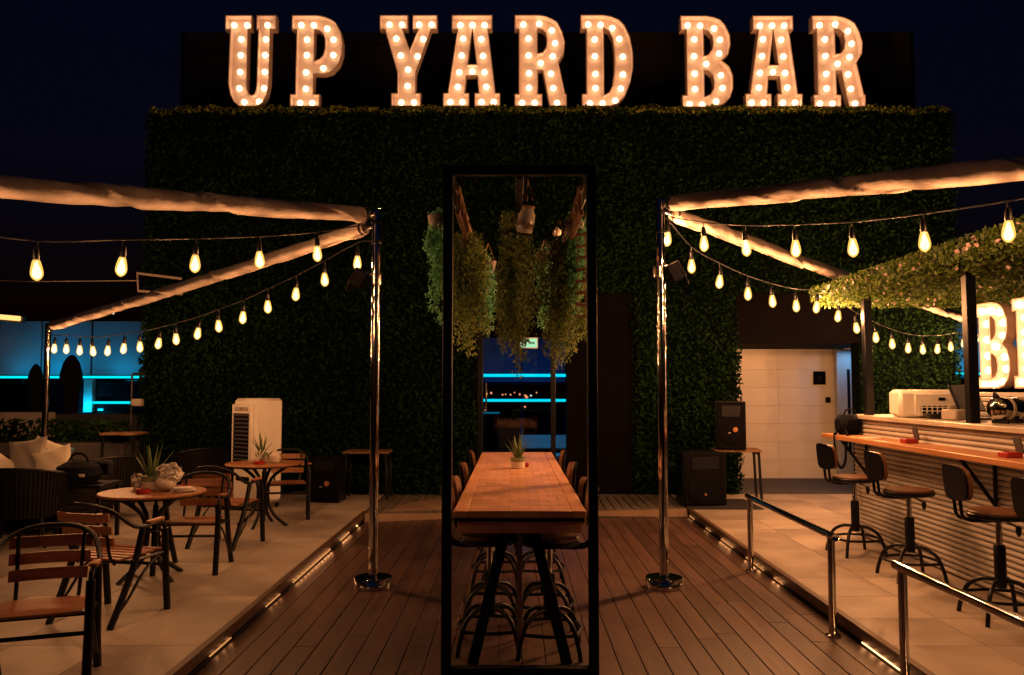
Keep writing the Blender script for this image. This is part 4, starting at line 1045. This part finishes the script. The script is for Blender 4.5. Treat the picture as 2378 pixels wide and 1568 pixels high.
# on the napkin table
aloe_pot(on(T2, -.06, .12), 'aloe in a pale pot behind the napkin holder', 1.2, seed=9)
nh = thing('napkin_holder', 'upright white napkins fanned in a wooden holder', 'napkin holder', on(T2, -.05, -.05), R(20))
MB().box((0, 0, .008), (.16, .09, .016), ch=.003).build('base', M['slat'], nh)
for k, a in enumerate((-28, -12, 12, 34)): MB().box((.02 * (k - 1.5), 0, .085), (.008, .12, .15), Matrix.Rotation(R(a), 3, 'Y'), ch=.002).build('napkin', M['paper'], nh)
jg = thing('ceramic_jug', 'round cream jug with narrow neck beside the napkin holder', 'jug', on(T2, .13, .0))
MB().lathe([(.035, 0), (.055, .008), (.072, .05), (.066, .09), (.035, .115), (.028, .125), (.03, .155), (.026, .155), (.022, .13)], 24).build('body', M['ceramic'], jg)
ashtray(on(T2, .0, -.17), 0, 'red dish at the edge of the napkin table')

# ------------------------------------------------------------------ lounge
def pillow(loc, rot, s, m, label):
    n = 14; mb = MB(); vs = []
    for sg in (1, -1):
        for i in range(n + 1):
            for j in range(n + 1):
                u, w = i / n * 2 - 1, j / n * 2 - 1
                th = .085 * max(0, (1 - u * u)) ** .42 * max(0, (1 - w * w)) ** .42
                pin = 1 - .10 * (1 - abs(u)) * abs(w) ** 3; pin2 = 1 - .10 * (1 - abs(w)) * abs(u) ** 3
                vs.append((u * .5 * pin2, sg * th + .006 * math.sin(7 * u + 5 * w), w * .5 * pin))
    st = (n + 1) * (n + 1); fs = []
    for i in range(n):
        for j in range(n):
            a0 = i * (n + 1) + j
            fs.append((a0, a0 + n + 1, a0 + n + 2, a0 + 1)); fs.append((st + a0, st + a0 + 1, st + a0 + n + 2, st + a0 + n + 1))
    mb.add([Vector(q_) * s for q_ in vs], fs)
    o = mb.build('cushion', M[m], None, loc, rot, ang=3); tag(o, label, 'cushion'); return o
def rattan(loc, rz, label, w=.72, d=.66, hb=.78):
    t = thing('rattan_armchair', label, 'armchair', loc, rz)
    n = 30; r_out = w / 2
    def shell(a): return Vector((r_out * math.sin(a), -d / 2 * math.cos(a) , 0))
    hgt_ = lambda a: hb - .16 * (abs(a) / 2.0) ** 2
    mb = MB(); vs = []; A = [-1.95 + 3.9 * i / n for i in range(n + 1)]
    for a in A:
        p = shell(a); q_ = p * .93
        vs += [(p.x, p.y, .30), (p.x * 1.06, p.y * 1.06, hgt_(a)), (q_.x * 1.05, q_.y * 1.05, hgt_(a)), (q_.x, q_.y, .30)]
    fs = []
    for i in range(n):
        for j in range(4): fs.append((i * 4 + j, i * 4 + (j + 1) % 4, i * 4 + 4 + (j + 1) % 4, i * 4 + 4 + j))
    fs += [(3, 2, 1, 0), tuple(n * 4 + j for j in range(4))]
    mb.add(vs, fs); mb.build('woven_shell', M['rattan'], t)
    rods = MB()
    for a in np.linspace(-1.9, 1.9, 44):
        p = shell(a); rods.tube([(p.x * 1.01, p.y * 1.01, .30), (p.x * 1.075, p.y * 1.075, hgt_(a))], .006, 5)
    rods.build('woven_strands', M['rattan'], t)['kind'] = 'stuff'
    MB().tube([(shell(a).x * 1.05, shell(a).y * 1.05, hgt_(a)) for a in A], .02, 10).build('top_rail', M['black'], t)
    MB().lathe([(0.001, .28), (.3, .28), (.315, .30), (.315, .38), (.29, .42), (0.001, .43)], 28).build('seat_cushion', M['navy'], t)
    for sx in (-1, 1):
        for sy in (-1, 1): MB().tube([(sx * w * .34, sy * d * .34, .30), (sx * w * .42, sy * d * .42, 0)], .016, 8).build('leg', M['black'], t)
    return t
A1 = atz(62, 1262, PZ)
rattan((A1.x - .05, A1.y, PZ), R(6), 'black woven armchair with its back to the lone bistro chair', w=.86, d=.72, hb=.80)
A2 = atz(258, 1205, PZ)
rattan((A2.x - .1, A2.y + .1, PZ), R(62), 'black woven armchair between the flower table and the sofa', w=.80, d=.72)
A3 = atz(462, 1165, PZ)
rattan((A3.x, A3.y, PZ), R(50), 'black woven armchair between the air cooler and the flower table')
SO = Vector((-5.75, 9.75, PZ))
so = thing('lounge_sofa', 'black woven sofa holding the cream cushions', 'sofa', SO, R(160))
MB().box((0, 0, .24), (1.9, .78, .28), ch=.03).build('base', M['rattan'], so); MB().box((0, -.36, .52), (1.9, .12, .50), ch=.04).build('backrest', M['rattan'], so)
for s in (-1, 1): MB().box((s * .93, .0, .42), (.12, .78, .36), ch=.03).build('armrest', M['rattan'], so)
for s in (-.45, .45): MB().box((s, .06, .43), (.86, .62, .12), ch=.04).build('seat_cushion', M['navy'], so)
for sx in (-1, 1):
    for sy in (-1, 1): MB().box((sx * .86, sy * .32, .05), (.06, .06, .1), ch=.006).build('foot', M['black'], so)
pillow(at(62, 1070, 9.3), (R(-14), R(-9), R(-10)), .50, 'cushion', 'big square cream cushion tilted on the lounge sofa')
pillow(at(122, 1082, 9.25), (R(-20), R(-14), R(14)), .42, 'cushion', 'smaller cream cushion leaning in front of the patterned one')
pillow(at(108, 1066, 9.5), (R(-22), R(20), R(8)), .44, 'pattern', 'patterned teal and cream cushion between the two plain cushions')
pillow(at(-8, 1098, 9.2), (R(-30), R(30), R(8)), .42, 'cushion', 'cream cushion at the end of the sofa, mostly cut off')
bg_ = thing('black_bag', 'black cloth bag with a white tag lying by the cushions', 'bag', at(182, 1096, 8.9))
MB().lathe([(0.001, -.12), (.19, -.11), (.24, -.03), (.21, .06), (.12, .11), (0.001, .12)], 18).build('body', M['navy'], bg_); MB().box((.13, -.2, -.02), (.08, .012, .03), ch=.003).build('tag', M['paper'], bg_)
MB().tube(smooth_path([(-.12, 0, .09), (-.05, 0, .19), (.06, 0, .18), (.12, 0, .08)], 5), .012, 8).build('handle', M['navy'], bg_)
bs = thing('coffee_table', 'low dark coffee table carrying the black bag', 'table', (bg_.location.x, 8.95, PZ))
MB().box((0, 0, bg_.location.z - .14 - PZ), (.7, .5, .04), ch=.008).build('top', M['black'], bs)
for sx in (-1, 1):
    for sy in (-1, 1): MB().box((sx * .31, sy * .21, (bg_.location.z - .16 - PZ) / 2), (.04, .04, bg_.location.z - .16 - PZ), ch=.004).build('leg', M['black'], bs)
# planter wall at the far side of the lounge
pw = thing('planter_box', 'long dark planter box of low plants behind the sofa', 'planter', (-7.0, 11.9, PZ))
MB().box((0, 0, .42), (2.9, .5, .84), ch=.01).build('trough', M['grey'], pw); MB().box((0, 0, .845), (2.76, .4, .02)).build('soil', M['soil'], pw, smooth=False)
n = 1500; P_ = np.column_stack([RNG.uniform(-1.4, 1.4, n), RNG.uniform(-.22, .22, n), .86 + RNG.random(n) ** 1.6 * .30]); Nn = np.tile([0, -.4, .6], (n, 1))
leaves('foliage', M['hedge'], P_, Nn, .12, pw, aspect=.3, hang=-1.4)
lw = struct(MB().box((-9.2, 14.2, .58), (7.2, .3, 1.42)).build('parapet', M['grey'], smooth=False))
lw2 = MB().box((at(30, 985, 13.6).x - .2, 13.6, .75), (1.7, .2, .98), ch=.01).build('low_wall', M['pale']); tag(lw2, 'low pale wall piece behind the lounge planter', 'wall'); lw2.location.z = .1
ms = thing('stand', 'bent steel stand with a pale box at the end of the leaf wall', 'stand', (at(306, 900, 12.2).x, 12.2, PZ))
z1 = at(306, 868, 12.2).z - PZ
MB().tube([(0, 0, 0), (0, 0, z1 - .02), (.02, 0, z1), (.19, 0, z1)], .016, 8).build('post', M['steel'], ms)
MB().box((.1, -.02, at(306, 935, 12.2).z - PZ), (.16, .1, .11), ch=.015).build('junction_box', M['pale'], ms); MB().lathe([(.16, 0), (.16, .015), (.03, .03)], 18).build('foot', M['black'], ms)
def side_table(loc, w, d, h, label, rz=0, m='rustic'):
    t = thing('side_table', label, 'table', loc, rz)
    MB().box((0, 0, h - .0175), (w, d, .035), ch=.005).build('top', M[m], t)
    for s in (-1, 1):
        for r_ in (-1, 1): MB().bar((s * (w / 2 - .04), r_ * (d / 2 - .04), h - .035), (s * (w / 2 - .01), r_ * (d / 2 - .03), 0), .035, .035, ch=.004, up=(0, 1, 0)).build('leg', M['black'], t)
        MB().box((s * (w / 2 - .04), 0, h - .06), (.03, d - .1, .03), ch=.003).build('rail', M['black'], t)
    return t
p = at(288, 1004, 11.6); side_table((p.x, 11.6, PZ), .5, .4, p.z - PZ, 'small dark side table against the leaf wall end by the stand')
p = at(855, 1046, 12.2); side_table((p.x, 12.2, PZ), .66, .45, p.z - PZ, 'narrow side table against the leaf wall behind the chair side pole')

# ------------------------------------------------------------------ air cooler
ac = thing('air_cooler', 'white upright air cooler with dark louvres before the leaf wall', 'air cooler', (at(598, 1100, 11.3).x, 11.3, PZ), R(-38))
hA = at(598, 925, 11.3).z - PZ
MB().box((0, 0, hA / 2 + .04), (.50, .46, hA - .08), ch=.04).build('body', M['white'], ac)
MB().box((0, -.245, hA * .66), (.46, .05, hA * .58), ch=.015).build('front_frame', M['white'], ac)
MB().box((0, -.268, hA * .63), (.35, .012, hA * .47)).build('grille_recess', M['blackmatt'], ac, smooth=False)
for k in range(13): MB().box((0, -.278, hA * .41 + k * hA * .0365), (.34, .012, .022), Matrix.Rotation(R(35), 3, 'X')).build('louvre', M['grey'], ac, smooth=False)
MB().box((0, -.275, hA * .905), (.30, .01, .05), ch=.003).build('control_strip', M['pale'], ac); MB().box((.02, -.283, hA * .905), (.03, .006, .02)).build('red_mark', M['red'], ac, smooth=False)
MB().box((0, -.235, hA * .27), (.30, .02, .06), ch=.01).build('vent', M['blackmatt'], ac)
for s in (-1, 1):
    for r_ in (-1, 1): MB().lathe([(.03, 0), (.03, .05), (.02, .06)], 10, c=(s * .2, r_ * .18, 0)).build('castor', M['black'], ac)

# ------------------------------------------------------------------ loudspeakers
def speaker(loc, rz, w, d, h, label, logo):
    t = thing('loudspeaker', label, 'loudspeaker', loc, rz)
    mb = MB(); y0, y1 = -d / 2, d / 2
    vs = [(-w / 2, y0, 0), (w / 2, y0, 0), (w * .36, y1, 0), (-w * .36, y1, 0)]; vs += [(a, c, h) for a, c, _ in vs]
    mb.convex(vs, [(0, 1, 2, 3), (4, 5, 6, 7), (0, 1, 5, 4), (1, 2, 6, 5), (2, 3, 7, 6), (3, 0, 4, 7)]); mb.build('cabinet', M['black'], t, smooth=False)
    MB().box((0, y0 - .012, h / 2), (w * .96, .03, h * .97), ch=.012).build('front_baffle', M['blackmatt'], t)
    MB().box((0, y0 - .03, h * .80), (w * .62, .012, h * .24), ch=.005).build('horn', M['black'], t)
    MB().lathe([(w * .38, 0), (w * .40, .012), (w * .36, .016), (w * .1, .004), (0.001, .01)], 32, c=(0, y0 - .028, h * .36), M=Matrix.Rotation(R(90), 3, 'X')).build('woofer_grille', M['blackmatt'], t)
    if logo == 'round':
        lg = MB(); lg.lathe([(w * .085, 0), (w * .078, .004), (0.001, .004)], 18, c=(w * .14, y0 - .046, h * .42), M=Matrix.Rotation(R(90), 3, 'X')); lg.build('badge', M['orange'], t)
        MB().box((-w * .05, y0 - .046, h * .35), (w * .09, .006, h * .02), ch=.001).build('label_strip', M['pale'], t)
    else:
        lg = MB(); e = w * .085; lg.convex([(-e, y0 - .03, h * .13), (e, y0 - .03, h * .13), (0, y0 - .03, h * .13 + e * 1.6), (-e, y0 - .036, h * .13), (e, y0 - .036, h * .13), (0, y0 - .036, h * .13 + e * 1.6)], [(0, 1, 2), (3, 4, 5), (0, 1, 4, 3), (1, 2, 5, 4), (2, 0, 3, 5)]); lg.build('badge', M['orange'], t, smooth=False)
    return t
p = at(1700, 1042, 11.9)
side_table((p.x + .05, 11.9, PZ), .66, .46, p.z - PZ, 'wooden top side table carrying the upright loudspeaker', R(-6))
speaker((p.x - .05, 11.85, p.z + .001), R(-8), .42, .38, at(1700, 932, 11.9).z - p.z, 'upright black loudspeaker with round orange badge on the side table', 'round')
p = at(1622, 1145, 11.55)
speaker((p.x, 11.6, PZ + .012), R(8), .62, .55, at(1622, 1052, 11.4).z - PZ, 'big black subwoofer with orange triangle badge on the floor', 'tri')
p = at(758, 1145, 11.7)
speaker((p.x, 11.9, PZ), R(-12), .46, .4, at(758, 1058, 11.9).z - PZ, 'black floor loudspeaker with round orange badge beside the air cooler', 'round')
fm = MB().box((0, 0, .005), (1.0, 1.0, .01), ch=.003).build('floor_mat', M['rubber'], None, (at(1640, 1150, 11.6).x + .15, 11.55, PZ + .001)); tag(fm, 'black rubber mat under the big subwoofer', 'mat')

# ------------------------------------------------------------------ handrails
def rail(p0, p1, label, second=True):
    t = thing('handrail', label, 'handrail', (p0[0], p0[1], 0))
    d = Vector((p1[0] - p0[0], p1[1] - p0[1], 0)); hr = .70
    r = .026
    top = [Vector((0, 0, .01)), Vector((0, 0, hr - .07)), Vector((0, 0, hr - .02)), d.normalized() * .02 + Vector((0, 0, hr)), d.normalized() * .07 + Vector((0, 0, hr)), d - d.normalized() * .07 + Vector((0, 0, hr)), d - d.normalized() * .02 + Vector((0, 0, hr)), d + Vector((0, 0, hr - .02)), d + Vector((0, 0, hr - .07)), d + Vector((0, 0, .01))]
    MB().tube(top[:3], r, 20).build('post', M['chrome'], t); MB().tube(top[7:], r, 20).build('post', M['chrome'], t)
    MB().tube(smooth_path(top[2:8], 6), r, 20).build('top_rail', M['chrome'], t)
    for q_ in (Vector((0, 0, 0)), d): MB().lathe([(.052, 0), (.052, .012), (.03, .022), (.028, .04)], 24, c=q_).build('flange', M['chrome'], t)
    return t
a = atz(1744, 1327, 0); c = atz(1935, 1478, 0)
rail((a.x, a.y), (c.x, c.y), 'polished handrail on the deck by the far bar stools')
a2 = atz(2103, 1606, 0)
rail((a2.x, a2.y), (a2.x + .03, a2.y - 2.0), 'polished handrail on the deck by the near bar stools')

# ------------------------------------------------------------------ bar
BX, BY0, BY1, BZ = 3.80, 3.2, 9.2, 1.44
bar = thing('bar_counter', 'long bar counter clad in pale ribbed boards with a wooden shelf', 'bar', (BX, 0, PZ))
L = BY1 - BY0; cy = (BY0 + BY1) / 2
MB().box((.33, cy, (BZ - PZ) / 2 - .02), (.60, L - .03, BZ - PZ - .04)).build('carcass', M['joint'], bar, smooth=False)
nr = 27; rh = (BZ - PZ - .05) / nr
def ribmesh(L_, axis):
    mb = MB(); n = 6; vs = []; prof = [(0.03, -rh / 2 + .002)] + [(0.014 - .016 * math.sin(math.pi * k / n), -rh / 2 + .003 + (rh - .006) * k / n) for k in range(n + 1)] + [(0.03, rh / 2 - .002)]
    for s in (-.5, .5):
        for x, z in prof: vs.append((x, s * L_, z) if axis == 'y' else (s * L_, -x, z))
    m_ = len(prof); fs = [tuple(range(m_)), tuple(reversed(range(m_, 2 * m_)))] + [(k, k + m_, (k + 1) % m_ + m_, (k + 1) % m_) for k in range(m_)]
    mb.add(vs, fs)
    me = mb.mesh('rib_board', M['rib'], ang=.9)
    import bmesh as _b
    bm = _b.new(); bm.from_mesh(me); _b.ops.recalc_face_normals(bm, faces=bm.faces); bm.to_mesh(me); bm.free(); return me
rmy = ribmesh(L, 'y'); rmx = ribmesh(.62, 'x')
for k in range(nr):
    link('rib_board', rmy, bar, (0, cy, .01 + rh * (k + .5)))
    link('rib_board', rmx, bar, (.33, BY1 - .03 + .035, .01 + rh * (k + .5)))
MB().box((.31, cy, BZ - PZ - .012), (.72, L + .06, .045), ch=.006).build('counter_top', M['counter'], bar)
SZ = 1.235
MB().box((-.155, cy + .05, SZ - PZ - .024), (.34, L + .1, .048), ch=.005).build('shelf_board', M['shelf'], bar)
for yy in (BY1 - .35, BY1 - 2.7, BY0 + .7):
    MB().bar((-.28, yy, SZ - PZ - .05), (-.01, yy, SZ - PZ - .42), .025, .03, ch=.003).build('bracket', M['black'], bar)
    MB().box((-.015, yy, SZ - PZ - .25), (.02, .03, .40), ch=.003).build('bracket_leg', M['black'], bar)
# canopy over the bar
cz0, cz1 = 2.755, 2.87; cx0 = 3.50; cyb = 9.45
can = thing('bar_canopy', 'leaf and flower covered canopy over the bar', 'canopy', (0, 0, 0))
MB().box(((cx0 + 8.0) / 2, (cyb + 2.6) / 2, (cz0 + cz1) / 2), (8.0 - cx0 - .1, cyb - 2.6 - .1, cz1 - cz0 - .06)).build('roof_slab', M['hedgeback'], can, smooth=False)
P = []; N = []
n = 11000; P.append(np.column_stack([cx0 + RNG.uniform(-.07, .05, n), RNG.uniform(3.0, cyb, n), RNG.uniform(cz0 - .02, cz1 + .03, n)])); N.append(np.tile([-1, 0, .2], (n, 1)))
n = 22000; P.append(np.column_stack([RNG.uniform(cx0, 7.2, n), RNG.uniform(4.0, cyb, n), cz0 + .01 - RNG.random(n) * .07])); N.append(np.tile([-.2, -.2, -1.0], (n, 1)))
n = 3500; P.append(np.column_stack([RNG.uniform(cx0, 7.2, n), RNG.uniform(cyb - .06, cyb + .03, n), RNG.uniform(cz0 - .08, cz1, n)])); N.append(np.tile([0, -.5, -.6], (n, 1)))
n = 2500; P.append(np.column_stack([RNG.uniform(cx0 - .04, cx0 + .5, n), RNG.uniform(3.0, cyb, n), cz1 + RNG.uniform(-.03, .04, n)])); N.append(np.tile([-.4, 0, 1.0], (n, 1)))
leaves('foliage', M['canopyleaf'], np.concatenate(P), np.concatenate(N), .055, can, hang=.6)
n = 140; P_ = np.concatenate([np.column_stack([cx0 - RNG.uniform(.04, .08, n), RNG.uniform(3.2, cyb, n), RNG.uniform(cz0, cz1, n)]), np.column_stack([RNG.uniform(cx0, 6.5, n), RNG.uniform(4.5, cyb, n), cz0 - RNG.uniform(.05, .08, n)])])
leaves('flowers', M['flower'], P_, np.tile([-.7, -.3, -.3], (2 * n, 1)), .04, can, aspect=.9)
for px, Yp in ((2012, None), (2251, None)):
    yp = (BX + .05) * FPX / (px - 1193.0)
    MB().box((BX + .06, yp, (BZ + cz0) / 2 + .01), (.085, .085, cz0 - BZ + .02), ch=.005).build('post', M['black'], can)
for yp in (4.0, 9.1): MB().box((6.6, yp, (cz0 + PZ) / 2), (.085, .085, cz0 - PZ), ch=.005).build('post', M['black'], can)
# small sign behind the bar
BSY = 8.4
bz0, bz1 = at(2330, 902, BSY).z, at(2330, 708, BSY).z
bb = thing('back_bar', 'ribbed pale back bar cabinet under the small lit letters', 'cabinet', (at(2288, 800, BSY).x + .10, BSY - .45, PZ), R(-84))
MB().box((.2, .2, (bz0 - PZ) / 2 - .02), (1.5, .6, bz0 - PZ - .04), ch=.008).build('carcass', M['paint'], bb)
for k in range(12): MB().box((.2, -.112, bz0 - PZ - .06 - k * .05), (1.48, .02, .042), ch=.008).build('rib_board', M['rib'], bb)
letter('B', at(2288, 800, BSY).x, BSY, bz0, bz1 - bz0, W_BEER, 'small lit marquee letter B behind the bar, under the leaf canopy', 'letter sign', 'small letters behind the bar', bs=1.5, depth=.10, rz=R(-84))
letter('E', at(2288, 800, BSY).x + .62 * (bz1 - bz0) * math.cos(R(84)), BSY - .62 * (bz1 - bz0) * math.sin(R(84)), bz0, bz1 - bz0, W_BEER, 'small lit marquee letter E behind the bar, cut off by the frame', 'letter sign', 'small letters behind the bar', bs=1.5, depth=.10, rz=R(-84))

# things on the bar
CT = BZ + .0115
im = thing('counter_appliance', 'white boxy counter appliance with a grid vent on the bar', 'appliance', (4.12, 8.25, CT), R(-14))
MB().box((0, 0, .14), (.56, .50, .27), ch=.035).build('body', M['white'], im)
MB().box((.06, -.255, .13), (.40, .02, .22), ch=.008).build('front_panel', M['white'], im)
MB().box((.08, -.262, .07), (.34, .012, .10)).build('vent_recess', M['blackmatt'], im, smooth=False)
for k in range(8): MB().box((-.08 + k * .046, -.268, .07), (.010, .012, .10)).build('vent_bar', M['white'], im, smooth=False)
for k in range(3): MB().box((.08, -.270, .035 + k * .035), (.34, .010, .008)).build('vent_bar', M['white'], im, smooth=False)
MB().box((.10, -.268, .185), (.06, .008, .03)).build('display', M['blackmatt'], im, smooth=False)
tr = thing('black_tray', 'crumpled black tray before the white appliance', 'tray', (4.06, 7.86, CT))
MB().lathe([(0.001, .0), (.10, .002), (.14, .045), (.135, .05), (.09, .012), (0.001, .012)], 9).build('dish', M['black'], tr)
ps = thing('till_screen', 'black till screen turned away beside the white appliance', 'till', (4.22, 7.55, CT), R(25))
MB().box((0, 0, .012), (.22, .22, .024), ch=.006).build('foot', M['black'], ps); MB().bar((0, 0, .02), (0, .06, .20), .10, .03, ch=.006, up=(0, 1, 0)).build('neck', M['pale'], ps)
MB().box((0, .06, .20), (.36, .03, .26), Matrix.Rotation(R(-24), 3, 'X'), ch=.008).build('screen', M['black'], ps)
pr_ = thing('receipt_printer', 'small pale receipt printer beside the till screen', 'printer', (4.02, 7.50, CT), R(15))
MB().box((0, 0, .05), (.14, .19, .10), ch=.015).build('body', M['pale'], pr_); MB().box((0, .02, .115), (.08, .004, .05), Matrix.Rotation(R(20), 3, 'X')).build('paper', M['paper'], pr_, smooth=False)
kg = thing('drinks_dispenser', 'polished steel drum dispenser lying on the bar by the post', 'dispenser', (4.12, 6.86, CT), R(-62))
Mk = Matrix.Rotation(R(90), 3, 'X')
MB().lathe([(.05, -.17), (.088, -.165), (.095, -.15), (.095, .13), (.085, .15), (.04, .16)], 32, c=(0, 0, .125), M=Mk).build('drum', M['chrome'], kg)
for zz in (-.16, .05): MB().lathe([(.096, -.02), (.101, -.015), (.101, .015), (.096, .02)], 32, c=(0, -zz, .125), M=Mk).build('band', M['ceramic'], kg)
MB().tube(smooth_path([(0, -.12, .22), (.02, -.2, .25), (.05, -.26, .22)], 4), .012, 8).build('handle', M['black'], kg)
for yy in (-.1, .1): MB().box((0, yy, .018), (.14, .03, .036), ch=.005).build('cradle', M['black'], kg)
ps2 = MB().box((0, 0, .004), (.16, .1, .008), ch=.002).build('bank_tray', M['steel'], None, (3.98, 7.1, CT)); tag(ps2, 'small steel tray on the bar between till and dispenser', 'tray')
hb_ = thing('handbag', 'dark handbag with hanging strap at the far end of the bar shelf', 'handbag', (3.66, 9.0, SZ + .001), R(20))
MB().box((0, 0, .11), (.30, .20, .22), ch=.06).build('body', M['navy'], hb_)
MB().tube(smooth_path([(-.08, -.02, .2), (-.05, -.03, .27), (.05, -.03, .27), (.08, -.02, .2)], 4), .008, 8).build('handle', M['navy'], hb_)
stp = MB(); path = [Vector(q_) for q_ in smooth_path([(-.10, .05, .08), (-.17, .0, .01), (-.215, -.02, .0), (-.235, -.05, -.10), (-.235, -.08, -.27), (-.235, -.14, -.34), (-.235, -.20, -.27), (-.235, -.22, -.10), (-.215, -.22, .0), (-.16, -.16, .012), (-.10, -.05, .08)], 5)]
for i in range(len(path) - 1): stp.bar(path[i], path[i + 1], .012, .03)
stp.build('strap', M['navy'], hb_)
for x, y, lb in ((3.66, 7.62, 'red menu block with a dark card on the bar shelf near the handbag'), (3.66, 6.08, 'red menu block with a dark card on the bar shelf near the near bracket')):
    t = thing('menu_block', lb, 'menu holder', (x, y, SZ + .001))
    MB().box((0, 0, .02), (.12, .12, .04), ch=.006).build('block', M['red'], t); MB().box((.045, -.03, .09), (.012, .09, .12), Matrix.Rotation(R(-14), 3, 'Y'), ch=.002).build('card', M['grey'], t)
fl_ = MB().box((3.62, 8.35, SZ + .004), (.16, .22, .006), ch=.001).build('paper_sheet', M['paper']); tag(fl_, 'white paper sheet on the bar shelf by the handbag', 'paper')
